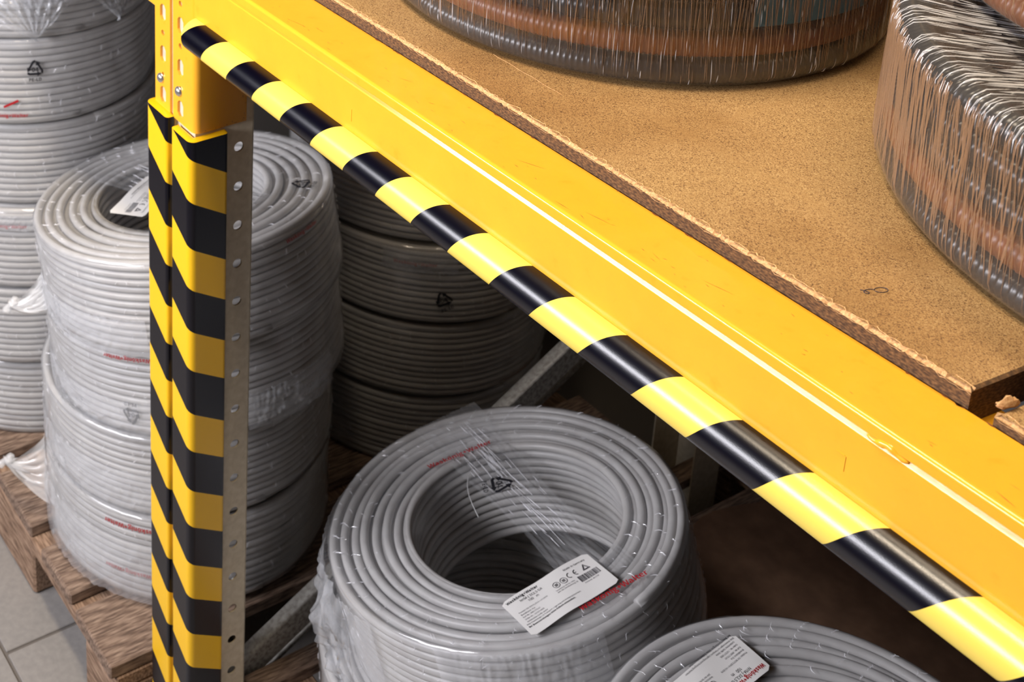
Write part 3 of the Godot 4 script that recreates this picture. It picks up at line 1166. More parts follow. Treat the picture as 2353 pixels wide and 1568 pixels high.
# short raised creases in the film, coloured white to stand in for glints
func crease_glint_mesh(seed_: int, rin: float, count: int, top_share := 0.4) -> ArrayMesh:
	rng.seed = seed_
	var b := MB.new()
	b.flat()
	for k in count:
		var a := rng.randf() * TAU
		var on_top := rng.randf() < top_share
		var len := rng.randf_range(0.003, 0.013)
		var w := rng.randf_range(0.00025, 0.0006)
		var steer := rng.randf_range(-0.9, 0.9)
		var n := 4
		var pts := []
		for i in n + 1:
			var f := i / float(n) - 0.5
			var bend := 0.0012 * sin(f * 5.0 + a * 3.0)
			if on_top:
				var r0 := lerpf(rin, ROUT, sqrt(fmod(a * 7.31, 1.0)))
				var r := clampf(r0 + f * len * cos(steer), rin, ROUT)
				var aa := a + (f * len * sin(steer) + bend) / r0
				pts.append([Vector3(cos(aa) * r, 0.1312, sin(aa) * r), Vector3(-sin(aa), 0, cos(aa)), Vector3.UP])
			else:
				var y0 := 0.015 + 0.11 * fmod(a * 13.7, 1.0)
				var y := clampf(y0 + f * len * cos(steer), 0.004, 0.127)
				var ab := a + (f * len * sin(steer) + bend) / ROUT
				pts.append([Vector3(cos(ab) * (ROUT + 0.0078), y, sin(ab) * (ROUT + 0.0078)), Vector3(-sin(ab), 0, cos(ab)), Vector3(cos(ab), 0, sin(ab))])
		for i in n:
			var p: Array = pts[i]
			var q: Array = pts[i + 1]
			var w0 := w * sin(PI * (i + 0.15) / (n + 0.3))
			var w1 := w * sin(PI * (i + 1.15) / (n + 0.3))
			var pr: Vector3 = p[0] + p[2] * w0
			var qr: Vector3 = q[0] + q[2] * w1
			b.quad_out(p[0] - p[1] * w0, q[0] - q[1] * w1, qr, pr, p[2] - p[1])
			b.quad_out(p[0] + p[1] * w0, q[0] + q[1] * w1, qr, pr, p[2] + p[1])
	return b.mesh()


# flat lettering: triangles of a text in the plane, centred, with the given height of a capital
func text_tris(text: String, cap: float, bold := true) -> PackedVector2Array:
	var tm := TextMesh.new()
	var f := SystemFont.new()
	f.font_names = PackedStringArray(["Droid Sans"])
	f.font_weight = 700 if bold else 400
	tm.font = f
	tm.font_size = 24
	tm.pixel_size = cap / 24.0 / 0.72
	tm.depth = 0.0
	tm.curve_step = 2.5
	tm.text = text
	var out := PackedVector2Array()
	var arr := tm.get_mesh_arrays()
	if arr.is_empty():
		return out
	var v: PackedVector3Array = arr[Mesh.ARRAY_VERTEX]
	var nn: PackedVector3Array = arr[Mesh.ARRAY_NORMAL]
	var idx: PackedInt32Array = arr[Mesh.ARRAY_INDEX] if arr[Mesh.ARRAY_INDEX] != null else PackedInt32Array(range(v.size()))
	for k in range(0, idx.size(), 3):
		if nn[idx[k]].z > 0.5:
			for m in 3:
				out.append(Vector2(v[idx[k + m]].x, v[idx[k + m]].y))
	return out


func bar(a: Vector2, b: Vector2, w: float, out: PackedVector2Array) -> void:
	var n := (b - a).orthogonal().normalized() * w / 2.0
	for p in [a - n, b - n, b + n, a - n, b + n, a + n]:
		out.append(p)


# three chasing arrows with a number and PE-LD below
func recycling_tris(size: float) -> PackedVector2Array:
	var out := PackedVector2Array()
	var c := []
	for k in 3:
		c.append(Vector2.from_angle(PI / 2.0 + TAU * k / 3.0) * size * 0.58)
	for k in 3:
		var p: Vector2 = c[k]
		var q: Vector2 = c[(k + 1) % 3]
		var d := (q - p).normalized()
		var w := size * 0.13
		bar(p + d * size * 0.16, q - d * size * 0.36, w, out)
		# bend round the corner
		var e: Vector2 = c[(k + 2) % 3]
		var d0 := (p - e).normalized()
		bar(p + d * size * 0.18, p - d0 * size * 0.1 + d * size * 0.03, w, out)
		var tip := q - d * size * 0.14
		var base := q - d * size * 0.38
		var nn := d.orthogonal() * size * 0.15
		for v in [base - nn, tip, base + nn]:
			out.append(v)
	for v in text_tris("04", size * 0.26):
		out.append(v + Vector2(0, -size * 0.03))
	for v in text_tris("PE-LD", size * 0.2):
		out.append(v + Vector2(0, -size * 0.62))
	return out


# print flat triangles on a curved face: place(p) gives the point, out(p) the outward direction
func printed(tris: PackedVector2Array, place: Callable) -> ArrayMesh:
	var b := MB.new()
	b.flat()
	for k in range(0, tris.size(), 3):
		var a: Array = place.call(tris[k])
		var c: Array = place.call(tris[k + 1])
		var d: Array = place.call(tris[k + 2])
		b.tri_out(a[0], c[0], d[0], a[1])
	return b.mesh()


func on_side(theta_deg: float, y: float, turn_deg := 0.0) -> Callable:
	var r := ROUT + 0.0083
	return func(p: Vector2) -> Array:
		var q := p.rotated(deg_to_rad(turn_deg))
		var a := deg_to_rad(theta_deg) - q.x / r
		return [Vector3(cos(a) * r, y + q.y, sin(a) * r), Vector3(cos(a), 0, sin(a))]


func on_top(x: float, z: float, dir: Vector2, y := 0.1318) -> Callable:
	# dir: reading direction in (x, z)
	var u := dir.normalized()
	return func(p: Vector2) -> Array:
		var up := Vector2(u.y, -u.x)
		var q := Vector2(x, z) + u * p.x + up * p.y
		return [Vector3(q.x, y, q.y), Vector3.UP]


func along_ring(r: float, theta_deg: float, y: float, inward := false) -> Callable:
	# text written along a top turn
	return func(p: Vector2) -> Array:
		var s := -1.0 if inward else 1.0
		var a := deg_to_rad(theta_deg) - s * p.x / r
		var rr := r - s * p.y * 0.6
		var h := y + CAB * 0.3
		return [Vector3(cos(a) * rr, h, sin(a) * rr), Vector3.UP]


# white paper label: corner frame o (top left), u along the text, v down
func label_card(t: Node3D, o: Vector3, u: Vector3, v: Vector3, lift: Vector3, bow: float, red_title: bool) -> void:
	var lu := u.length()
	var lv := v.length()
	var n := u.cross(v).normalized()
	if n.dot(lift) < 0:
		n = -n
	var at := func(p: Vector2, h := 0.0) -> Vector3:
		# p in metres from the top left corner; the card is bowed a little along its length
		var f := p.x / lu
		return o + u.normalized() * p.x + v.normalized() * p.y + n * (bow * sin(PI * f) + 0.0006 * sin(f * 11.0 + p.y * 60.0) + h)
	var b := MB.new()
	var r := 0.003
	var nx := 22
	for i in nx:
		for h in [0.0, -0.0003]:
			var x0 := lu * i / nx
			var x1 := lu * (i + 1) / nx
			var y0 := 0.0
			var c0 := r - sqrt(maxf(0.0, r * r - pow(maxf(0.0, r - minf(x0, lu - x0)), 2.0)))
			var c1 := r - sqrt(maxf(0.0, r * r - pow(maxf(0.0, r - minf(x1, lu - x1)), 2.0)))
			var m := 4
			for j in m:
				var a := Vector2(x0, lerpf(c0, lv - c0, j / float(m)))
				var bb := Vector2(x1, lerpf(c1, lv - c1, j / float(m)))
				var cc := Vector2(x1, lerpf(c1, lv - c1, (j + 1) / float(m)))
				var dd := Vector2(x0, lerpf(c0, lv - c0, (j + 1) / float(m)))
				b.smooth(1 if h == 0.0 else 2)
				b.quad_out(at.call(a, h), at.call(bb, h), at.call(cc, h), at.call(dd, h), n if h == 0.0 else -n)
	var card := part("paper_label", b, M.card, t, true)
	card.set_meta("label", "white paper label with small print")
	var place := func(p: Vector2) -> Array:
		return [at.call(Vector2(p.x, -p.y), 0.0004), n]
	var ink := MB.new()
	var dark := PackedVector2Array()
	var light := PackedVector2Array()
	var red := PackedVector2Array()
	var k := lu / 0.118
	var line := func(text: String, x: float, y: float, cap: float, bold: bool, into: PackedVector2Array) -> PackedVector2Array:
		var tr := text_tris(text, cap * k, bold)
		var left := 1e9
		for q in tr:
			left = minf(left, q.x)
		for q in tr:
			into.append(Vector2(q.x - left + x * k, q.y - y * k))
		return into
	if red_title:
		red = line.call("Waskönig+Walter", 0.004, 0.0065, 0.0042, true, red)
	else:
		dark = line.call("Waskönig+Walter", 0.004, 0.0055, 0.0036, true, dark)
	dark = line.call("NYM-J 3X2,5 GR", 0.0185, 0.0115, 0.0031, false, dark)
	dark = line.call("100   m", 0.026, 0.0165, 0.0031, false, dark)
	var small := ["Produkt: EN 50575:2014 + A1:2016", "Brandklasse: Eca", "DoP-Nr.: 8901775-01", "Order-Nr.: 147371/805", "Gefährliche Stoffe: keine"]
	for i in small.size():
		light = line.call(small[i], 0.007, 0.0245 + 0.0037 * i, 0.0018, false, light)
	light = line.call("Bitte Anweisungen zu Transport, Lagerung und Verlegung beachten", 0.004, 0.0425, 0.0013, false, light)
	dark = line.call("Bei Beanstandungen bitte Etikett einsenden.", 0.004, 0.0462, 0.0021, true, dark)
	dark = line.call("Made in Germany", 0.081, 0.0075, 0.0026, false, dark)
	light = line.call("Technische Werte, siehe", 0.056, 0.0265, 0.0015, false, light)
	light = line.call("Jahr der Zertifizierung: 18", 0.056, 0.0295, 0.0015, false, light)
	# approval marks
	for c in [Vector2(0.062, 0.0195), Vector2(0.072, 0.0195)]:
		for s in 18:
			bar(Vector2(c.x, -c.y) * k + Vector2.from_angle(TAU * s / 18) * 0.004 * k, Vector2(c.x, -c.y) * k + Vector2.from_angle(TAU * (s + 1) / 18) * 0.004 * k, 0.0006 * k, light)
		for s in 3:
			bar(Vector2(c.x - 0.002, -c.y + 0.0013 * (s - 1)) * k, Vector2(c.x + 0.002, -c.y + 0.0013 * (s - 1)) * k, 0.0006 * k, light)
	for c2 in [0, 1]:
		var cc2 := Vector2(0.0825 + 0.0085 * c2, -0.0175) * k
		for s in 14:
			bar(cc2 + Vector2.from_angle(PI / 2 + PI * s / 14) * 0.0036 * k, cc2 + Vector2.from_angle(PI / 2 + PI * (s + 1) / 14) * 0.0036 * k, 0.0009 * k, dark)
		if c2 == 1:
			bar(cc2 + Vector2(-0.0034, 0) * k, cc2 + Vector2(-0.0002, 0) * k, 0.0008 * k, dark)
	var tri := [Vector2(0.103, -0.0125), Vector2(0.0985, -0.0205), Vector2(0.1075, -0.0205)]
	for s in 3:
		bar(tri[s] * k, tri[(s + 1) % 3] * k, 0.0007 * k, light)
		bar(tri[s].lerp(Vector2(0.103, -0.0178), 0.35) * k, tri[(s + 1) % 3].lerp(Vector2(0.103, -0.0178), 0.35) * k, 0.0006 * k, light)
	# bar code
	rng.seed = 99
	var x := 0.0865
	while x < 0.113:
		var w := [0.0003, 0.0005, 0.0008][rng.randi() % 3] as float
		bar(Vector2(x, -0.0245) * k, Vector2(x, -0.0335) * k, w * k, light)
		x += w + [0.0004, 0.0006][rng.randi() % 2]
	light = line.call("4 018741 951776", 0.088, 0.0363, 0.0018, false, light)
	put("label_print", printed(dark, place), M.ink, card, true).set_meta("label", "dark lettering on the label")
	put("label_print", printed(light, place), M.grey_ink, card, true).set_meta("label", "fine grey lettering, approval marks and bar code")
	if red.size():
		put("label_print", printed(red, place), M.red_ink, card, true).set_meta("label", "red maker's name on the label")


# a tail of twisted film sticking out from the side
func film_tail(t: Node3D, theta0: float, theta1: float, y0: float, y1: float, knot: Vector3) -> void:
	var b := MB.new()
	var rows := []
	var n := 26
	var m := 14
	for i in n + 1:
		var f := i / float(n)
		var a := deg_to_rad(lerpf(theta0, theta1, f))
		var y := lerpf(y0, y1, f)
		var root := Vector3(cos(a) * (ROUT + 0.0075), y, sin(a) * (ROUT + 0.0075))
		var row := PackedVector3Array()
		for j in m + 1:
			var g := j / float(m)
			var w := Vector3(cos(f * 40.0), sin(f * 33.0), sin(f * 27.0 + 1.0)) * 0.006
			var end := knot + w * (0.9 if g < 0.999 else 1.0)
			var fold := sin(f * 44.0 + g * 3.0) * 0.004 * sin(PI * g)
			row.append(root.lerp(end, smoothstep(0.0, 1.0, g) * 0.5 + g * 0.5) + Vector3(cos(a), 0.5, sin(a)) * fold - Vector3(0, 0.010 * sin(PI * g), 0))
		rows.append(row)
	b.grid(rows)
	part("film_tail", b, M.film_knot, t, true)
	var k := MB.new()
	var path := PackedVector3Array()
	var rr := PackedFloat32Array()
	var dir := (knot - Vector3(cos(deg_to_rad(theta0)) * ROUT, y0, sin(deg_to_rad(theta0)) * ROUT)).normalized()
	for i in 9:
		path.append(knot + dir * 0.004 * (i - 3) + Vector3(0, 0.0012 * sin(i * 1.9), 0))
		rr.append([0.002, 0.006, 0.0075, 0.006, 0.0042, 0.005, 0.0062, 0.005, 0.0015][i])
	k.tube(path, 0.005, 10, false, rr)
	part("film_knot", k, M.film_knot, t, true)


# a loose flap of crumpled clear film that hangs down to a point
func film_flap(t: Node3D, th0: float, th1: float, y_top: float, tip_th: float, y_tip: float, out: float, seed_: int) -> void:
	var nz := FastNoiseLite.new()
	nz.seed = seed_
	nz.frequency = 1.0
	nz.fractal_octaves = 3
	var b := MB.new()
	var rows := []
	var n := 70
	var m := 26
	for i in n + 1:
		var f := i / float(n)
		var row := PackedVector3Array()
		for j in m + 1:
			var g := j / float(m)
			var th := deg_to_rad(lerpf(lerpf(th0, th1, f), tip_th + (f - 0.5) * 2.0, pow(g, 1.25)))
			var y := lerpf(y_top, y_tip, g)
			var crumple := nz.get_noise_2d(f * 26.0 + g * 5.0, g * 9.0) * 0.010 * sin(PI * clampf(g * 0.8 + 0.15, 0, 1))
			crumple += sin(f * 60.0 + g * 4.0) * 0.0018
			var r := ROUT + 0.011 + out * g + crumple
			row.append(Vector3(cos(th) * r, y + crumple * 0.4, sin(th) * r))
		rows.append(row)
	b.grid(rows)
	part("film_flap", b, M.film_milk, t, true)


# a loose skirt of gathered film hanging round part of the coil
func film_skirt(t: Node3D, th0: float, th1: float, y0: float, y1: float, bulge: float, seed_: int) -> void:
	var nz := FastNoiseLite.new()
	nz.seed = seed_
	nz.frequency = 1.0
	nz.fractal_octaves = 4
	var b := MB.new()
	var rows := []
	var n := 90
	var m := 18
	for i in n + 1:
		var f := i / float(n)
		var a := deg_to_rad(lerpf(th0, th1, f))
		var edge := sin(PI * f)
		var row := PackedVector3Array()
		for j in m + 1:
			var g := j / float(m)
			var y := lerpf(y0, y1, g)
			var d := bulge * edge * (0.25 + 0.75 * sin(PI * g * 0.9)) * (0.8 + 0.8 * nz.get_noise_2d(f * 6.0, g * 3.0))
			d += (nz.get_noise_2d(f * 40.0, g * 2.2 + f * 5.0) * 0.0035 + nz.get_noise_2d(f * 90.0 + g * 6.0, g * 5.0) * 0.0014) * edge
			row.append(Vector3(cos(a), 0, sin(a)) * (ROUT + 0.0085 + maxf(d, -0.0005)) + Vector3(0, y + 0.003 * nz.get_noise_2d(f * 18.0, g), 0))
		rows.append(row)
	b.grid(rows, false, false)
	part("film_skirt", b, M.film_milk, t, true)


var cable_kinds := []
var film_kinds := []
var crease_glint_kinds := []

func make_coil(kind: int, label: String, at: Vector3, n: Vector3, yaw: float, sy: float, group: String) -> Node3D:
	var t := thing("cable_coil", label, "cable coil", at, frame_for(n, yaw, sy), group)
	put("cable", cable_kinds[kind], M.cable, t, true)
	put("film_wrap", film_kinds[kind], M.film, t, true)
	put("film_crease_glint", crease_glint_kinds[kind], M.crease_glint, t, true, true)
	return t


func mark(t: Node3D, called: String, tris: PackedVector2Array, place: Callable, mat: Material, label: String) -> void:
	put(called, printed(tris, place), mat, t, true).set_meta("label", label)


func make_coils() -> void:
	cable_kinds = [cable_mesh(0, 1, 0.1226, Vector2.ZERO), cable_mesh(1, 2, 0.1285, Vector2(0.010, -0.013)), cable_mesh(0, 8, 0.1245, Vector2(0.002, 0.001)), cable_mesh(1, 5, 0.121, Vector2.ZERO)]
	film_kinds = [film_mesh(1, 0.1226, Vector2.ZERO), film_mesh(2, 0.1285, Vector2(0.010, -0.013)), film_mesh(3, 0.1245, Vector2(0.002, 0.001), 1.5), film_mesh(4, 0.121, Vector2.ZERO)]
	crease_glint_kinds = [crease_glint_mesh(1, 0.125, 420), crease_glint_mesh(2, 0.135, 620, 0.4), crease_glint_mesh(3, 0.126, 520), crease_glint_mesh(4, 0.123, 420)]
	var brand := "Waskönig+Walter"
	# stack just left of the post, leaning more with height
	var ga := "grey cable coils stacked beside the post"
	var a4 := make_coil(0, "grey cable coil on the pallet boards, lowest of the stack behind the post", Vector3(-0.335, -0.804, -0.13), Vector3(-0.03, 1, 0.012), 0.0, 1.08, ga)
	var a3 := make_coil(2, "grey wrapped cable coil second from the pallet in the leaning stack behind the post", Vector3(-0.334, -0.66, -0.131), Vector3(-0.07, 1, 0.028), 0.0, 0.96, ga)
	var a2 := make_coil(0, "grey wrapped cable coil bulging right, just under the open-topped coil behind the post", Vector3(-0.317, -0.529, -0.138), Vector3(-0.15, 1, 0.055), 0.0, 1.0, ga)
	var a1 := make_coil(0, "grey cable coil behind the post, its open top showing a label in the hole", Vector3(-0.3096, -0.3938, -0.1255), Vector3(-0.186, 1, 0.073), 0.0, 1.0, ga)
	mark(a1, "recycling_mark", recycling_tris(0.028), on_top(0.120, -0.123, Vector2(-0.55, -0.84), 0.1335), M.ink, "black recycling triangle printed on the film")
	label_card(a1, Vector3(0.0491, 0.1345, 0.0832) + Vector3(-0.0683, 0, -0.0963).normalized() * 0.118, -Vector3(-0.0683, 0, -0.0963).normalized() * 0.118, Vector3(-0.0464, 0, 0.0312), Vector3.UP, 0.002, false)
	mark(a1, "brand_print", text_tris(brand, 0.0055), on_side(-19, 0.112), M.red_ink, "red lettering on the cable")
	mark(a2, "brand_print", text_tris(brand, 0.006), on_side(53, 0.1135, 180), M.red_ink, "red lettering, upside down")
	mark(a2, "recycling_mark", recycling_tris(0.026), on_side(54, 0.03, 180), M.ink, "black recycling triangle, upside down")
	mark(a2, "brand_print", text_tris(brand, 0.0055), on_side(38, 0.022, 180), M.red_ink, "red lettering, upside down")
	film_tail(a1, 113, 109, 0.045, -0.004, Vector3(-0.1108, 0.0, 0.2361))
	film_skirt(a2, 40, 118, 0.05, 0.0, 0.006, 4)
	mark(a4, "brand_print", text_tris(brand, 0.007), on_side(51, 0.112, 180), M.red_ink, "red lettering, upside down")
	mark(a4, "brand_print", text_tris(brand, 0.006), on_side(53, 0.042, 180), M.red_ink, "red lettering, upside down")
	film_skirt(a4, 30, 130, 0.09, 0.0, 0.006, 6)
	film_tail(a4, 112, 104, 0.124, 0.035, Vector3(-0.1077, 0.085, 0.245))
	film_skirt(a3, 36, 120, 0.07, 0.0, 0.006, 5)
	film_skirt(a1, 45, 112, 0.05, -0.002, 0.006, 9)
	film_skirt(a2, -30, 12, 0.05, 0.0, 0.010, 14)

	# stack at the left edge
	var gb := "grey cable coils stacked at the left edge"
	var names := ["grey wrapped cable coil on the pallet, lowest of the stack at the left edge", "grey wrapped cable coil second from the pallet in the stack at the left edge", "grey cable coil with bright film and red lettering along its rim, at the left edge", "grey cable coil just under the one with the red pen stroke, at the left edge", "grey cable coil with recycling triangle and red pen stroke, near the upper left corner", "topmost grey cable coil in the upper left corner under loose crumpled clear film"]
	var b_coils := []
	for i in 6:
		b_coils.append(make_coil([3, 2, 0, 2, 0, 2][i], names[i], Vector3(-0.757 + 0.005 * ((i * 7) % 3 - 1), -0.81 + 0.1412 * i, -0.072 + 0.005 * ((i * 5) % 3 - 1)), Vector3.UP, 0.0, 1.068, gb))
	mark(b_coils[4], "recycling_mark", recycling_tris(0.026), on_side(19, 0.087), M.ink, "black recycling triangle on the film")
	var slash := PackedVector2Array()
	bar(Vector2(-0.011, -0.005), Vector2(0.011, 0.005), 0.0035, slash)
	mark(b_coils[4], "felt_pen_stroke", slash, on_side(29, 0.035), M.red_ink, "red felt pen stroke")
	mark(b_coils[4], "brand_print", text_tris(brand, 0.0055), on_side(31, 0.017), M.red_ink, "red lettering")
	mark(b_coils[2], "brand_print", text_tris(brand, 0.0055), on_side(35, 0.105), M.red_ink, "red lettering")
	# loose crumpled film over the topmost coil
	film_flap(b_coils[5], 75, -8, 0.125, 20, 0.006, 0.016, 21)
	film_flap(b_coils[5], 12, -40, 0.125, -14, 0.010, 0.010, 23)
	film_skirt(b_coils[5], -20, 80, 0.13, 0.05, 0.006, 25)
	film_band(a1, Vector3(-0.13, 0.1325, 0.03), Vector3(0.13, 0.1325, -0.03), 0.09)
	film_skirt(b_coils[2], 20, 70, 0.122, 0.098, 0.003, 22)

	# dark stack behind, under the shelf
	var gd := "grey cable coils stacked in the shadow under the shelf"
	var dn := ["grey cable coil at the foot of the dark stack behind, almost hidden", "shaded grey cable coil directly under the one with the recycling triangle, behind the tube", "shaded grey cable coil with a recycling triangle, in the stack behind the striped tube", "shaded grey cable coil directly above the one with the recycling triangle", "shaded grey cable coil second from the top of the stack behind the striped tube", "topmost shaded grey cable coil, just visible between post and striped tube"]
	for i in 6:
		var d := make_coil([3, 2, 0, 3, 2, 0][i], dn[i], Vector3(-0.39 + 0.005 * ((i * 7) % 3 - 1), -0.81 + 0.1345 * i, -0.595), Vector3.UP, 0.6 * i * 0.0, 1.0, gd)
		if i == 2:
			mark(d, "recycling_mark", recycling_tris(0.027), on_side(30, 0.045, 25), M.ink, "black recycling triangle on the film")
			mark(d, "brand_print", text_tris(brand, 0.0055), on_side(42, 0.104), M.red_ink, "red lettering")
			film_skirt(d, 25, 55, 0.125, 0.09, 0.003, 31)

	# front stack in the bay
	var gc := "grey cable coils standing under the beam"
	make_coil(1, "grey wrapped cable coil lying beneath the large tilted coil at the bottom edge", Vector3(0.178, -0.793, -0.272), Vector3(-0.06, 1, 0.05), 0.0, 1.0, gc)
	var c1 := make_coil(1, "large tilted grey cable coil with open hole and white label across its front rim", Vector3(0.2064, -0.6, -0.2827), Vector3(-0.2346, 1, 0.1851), 0.0, 1.0, gc)
	label_card(c1, Vector3(0.1135, 0.134, 0.0941), Vector3(0.0066, 0, -0.1174), Vector3(0.0577, 0, 0.0042), Vector3.UP, 0.0015, false)
	mark(c1, "brand_print", text_tris(brand, 0.0075), on_top(0.181, -0.006, Vector2(0.12, -1.0), 0.1335), M.red_ink, "red lettering beside the label")
	mark(c1, "brand_print", text_tris(brand, 0.0075), on_top(-0.117, -0.033, Vector2(0.23, -0.97), 0.1335), M.red_ink, "red lettering on a far turn")
	mark(c1, "recycling_mark", recycling_tris(0.03), on_top(-0.038, -0.033, Vector2(0.9, 0.55), 0.132), M.ink, "black recycling triangle on the film across the hole")
	film_band(c1, Vector3(-0.194, 0.1325, -0.069), Vector3(0.160, 0.1325, -0.014), 0.078)
	film_skirt(c1, 84, 150, 0.122, -0.05, 0.034, 41)
	film_skirt(c1, 10, 60, 0.128, 0.02, 0.003, 42)

	# coil at the bottom edge
	var ge := "grey cable coils at the bottom right"
	make_coil(3, "grey cable coil on the pallet beneath the one cut off by the bottom edge", Vector3(0.624, -0.806, -0.26), Vector3.UP, 0.4, 1.48, ge)
	var e := make_coil(1, "grey cable coil cut off by the bottom edge, its label naming the maker in red", Vector3(0.617, -0.575, -0.2605), Vector3(0.05, 1.0, 0.12), 0.0, 1.0, ge)
	label_card(e, Vector3(-0.1214, 0.134, -0.0775), Vector3(0.0065, 0, 0.118), Vector3(-0.0455, 0, 0.0025), Vector3.UP, 0.0015, true)


# clear film stretched across the hole, sagging, with long wrinkles
func film_band(t: Node3D, p: Vector3, q: Vector3, width: float) -> void:
	var nz := FastNoiseLite.new()
	nz.seed = 77
	nz.frequency = 1.0
	nz.fractal_octaves = 2
	var d := q - p
	var side := d.normalized().cross(Vector3.UP).normalized()
	var b := MB.new()
	var rows := []
	var n := 70
	var m := 64
	for i in n + 1:
		var f := i / float(n)
		var row := PackedVector3Array()
		for j in m + 1:
			var g := j / float(m) - 0.5
			var sag := -0.0015 * pow(sin(PI * f), 2.0) * (1.0 + cos(g * 9.0)) - 0.004 * pow(sin(PI * f), 2.0)
			var wr := nz.get_noise_2d(g * 13.0, f * 1.6) * 0.0042 + nz.get_noise_2d(g * 40.0 + f * 2.0, f * 3.0) * 0.0022
			row.append(p + d * f + side * g * width * (1.0 + 0.15 * cos(f * 5.0)) + Vector3(0, sag + wr * (0.35 + 0.65 * sin(PI * f)), 0))
		rows.append(row)
	b.grid(rows)
	part("film_band", b, M.film, t, true)
	# sharp pulled folds, drawn white in place of glints
	var c := MB.new()
	rng.seed = 8
	for k in 64:
		var g := rng.randf_range(-0.46, 0.46) * rng.randf_range(0.3, 1.0)
		var f0 := rng.randf_range(0.06, 0.75)
		var len := rng.randf_range(0.02, 0.09) if k % 4 else rng.randf_range(0.1, 0.3)
		var path := PackedVector3Array()
		var rr := PackedFloat32Array()
		for i in 13:
			var f := f0 + len * i / 12.0
			if f > 0.99:
				break
			path.append(p + d * f + side * (g * width + 0.0022 * sin(f * 9.0 + k)) + Vector3(0, 0.0012 - 0.0065 * pow(sin(PI * f), 2.0), 0))
			rr.append(0.0001 + 0.0005 * sin(PI * (i + 0.4) / 13.0) * rng.randf_range(0.5, 1.3))
		if path.size() > 3:
			c.tube(path, 0.0003, 5, false, rr)
	part("film_fold_glint", c, M.crease_glint, t, true, true)
	# a bent strand of film standing up in the hole
	var s := MB.new()
	var sp := PackedVector3Array()
	for i in 14:
		var f := i / 13.0
		sp.append(Vector3(-0.0902, 0.134, -0.0417).lerp(Vector3(-0.0092, 0.1345, 0.0241), f) + Vector3(-0.010, 0.004, 0.008) * sin(PI * f))
	s.tube(sp, 0.0006, 6)
	part("film_strand", s, M.film_knot, t, true)


# ------------------------------------------------------------------ stretch-wrapped conduit coils on the shelf

# corrugated pipe bent to a ring
func conduit_ring(b: MB, c: Vector3, big: float, r: float, ribs: int, a0 := 0.0, a1 := TAU) -> void:
	var per := 3
	var n := ribs * per
	var rows := []
	var sides := 9
	for i in n + 1:
		var f := i / float(n)
		var a := lerpf(a0, a1, f)
		var rr := r * (1.0 if i % per == 0 else (0.90 if i % per == 1 else 0.985))
		var row := PackedVector3Array()
		for j in sides:
			var w := TAU * j / sides
			row.append(c + Vector3(cos(a) * (big + cos(w) * rr), sin(w) * rr, sin(a) * (big + cos(w) * rr)))
		rows.append(row)
	b.grid(rows, true)


func wrapped_profile(rad: float, h: float, rin: float) -> Array:
	# (radius, height) of the film from under the edge, up the side, over the shoulder and down into the hole
	var p := []
	var re := 0.0145
	p.append([rad - 0.045, 0.0006])
	for k in 6:
		var a := -PI / 2.0 + PI / 2.0 * k / 5.0
		p.append([rad - re + cos(a) * re, 0.0008 + re + sin(a) * re])
	for k in 6:
		p.append([rad, lerpf(re + 0.004, h - re - 0.002, (k + 1) / 7.0)])
	for k in 7:
		var a2 := PI / 2.0 * k / 6.0
		p.append([rad - re + cos(a2) * re, h - re + sin(a2) * re])
	p.append([rad - 0.05, h - 0.004])
	p.append([lerpf(rad, rin, 0.6), h - 0.006])
	p.append([rin + 0.01, h - 0.002])
	p.append([rin, h - 0.014])
	p.append([rin, h * 0.45])
	return p


func along(p: Array, s: float) -> Array:
	# point and outward normal of a profile at arc length s
	var left := s
	for i in p.size() - 1:
		var a := Vector2(p[i][0], p[i][1])
		var b := Vector2(p[i + 1][0], p[i + 1][1])
		var l := a.distance_to(b)
		if left <= l or i == p.size() - 2:
			var d := (b - a) / maxf(l, 1e-6)
			return [a + d * minf(left, l), Vector2(d.y, -d.x)]
		left -= l
	return []


func prof_len(p: Array) -> float:
	var s := 0.0
	for i in p.size() - 1:
		s += Vector2(p[i][0], p[i][1]).distance_to(Vector2(p[i + 1][0], p[i + 1][1]))
	return s


# thin gathered pleats of stretch film: ribbons that follow the wrapped profile
func pleats(prof: Array, count: int, seed_: int, s_lo: float, s_hi: float, len_lo: float, len_hi: float, wid: float, slant: float, th0 := 0.0, th1 := TAU) -> ArrayMesh:
	rng.seed = seed_
	var b := MB.new()
	b.smooth(0)
	for k in count:
		var a0 := rng.randf_range(th0, th1)
		var s0 := rng.randf_range(s_lo, s_hi)
		var len := rng.randf_range(len_lo, len_hi)
		var w := wid * rng.randf_range(0.35, 1.3)
		var sl := slant * rng.randf_range(0.2, 1.6) * (1.0 if rng.randf() < 0.85 else -0.5)
		var h := rng.randf_range(0.0003, 0.0011)
		var n := maxi(4, int(len / 0.008))
		var prev := []
		for i in n + 1:
			var f := i / float(n)
			var s := s0 + len * f
			if s > s_hi + 0.01:
				break
			var q := along(prof, s)
			var pt: Vector2 = q[0]
			var nn: Vector2 = q[1]
			var taper := sin(PI * (f * 0.96 + 0.02))
			var ww := w * taper
			var a := a0 + sl * len * f / maxf(pt.x, 0.05)
			var r := Vector3(cos(a), 0, sin(a))
			var tg := Vector3(-sin(a), 0, cos(a))
			var base := r * (pt.x + nn.x * 0.0004) + Vector3(0, pt.y + nn.y * 0.0004, 0)
			var out := (r * nn.x + Vector3(0, nn.y, 0))
			var now := [base - tg * ww, base + out * h * taper, base + tg * ww, out]
			if prev.size():
				b.quad_out(prev[0], now[0], now[1], prev[1], out - tg * 0.5)
				b.quad_out(prev[1], now[1], now[2], prev[2], out + tg * 0.5)
			prev = now
	return b.mesh()


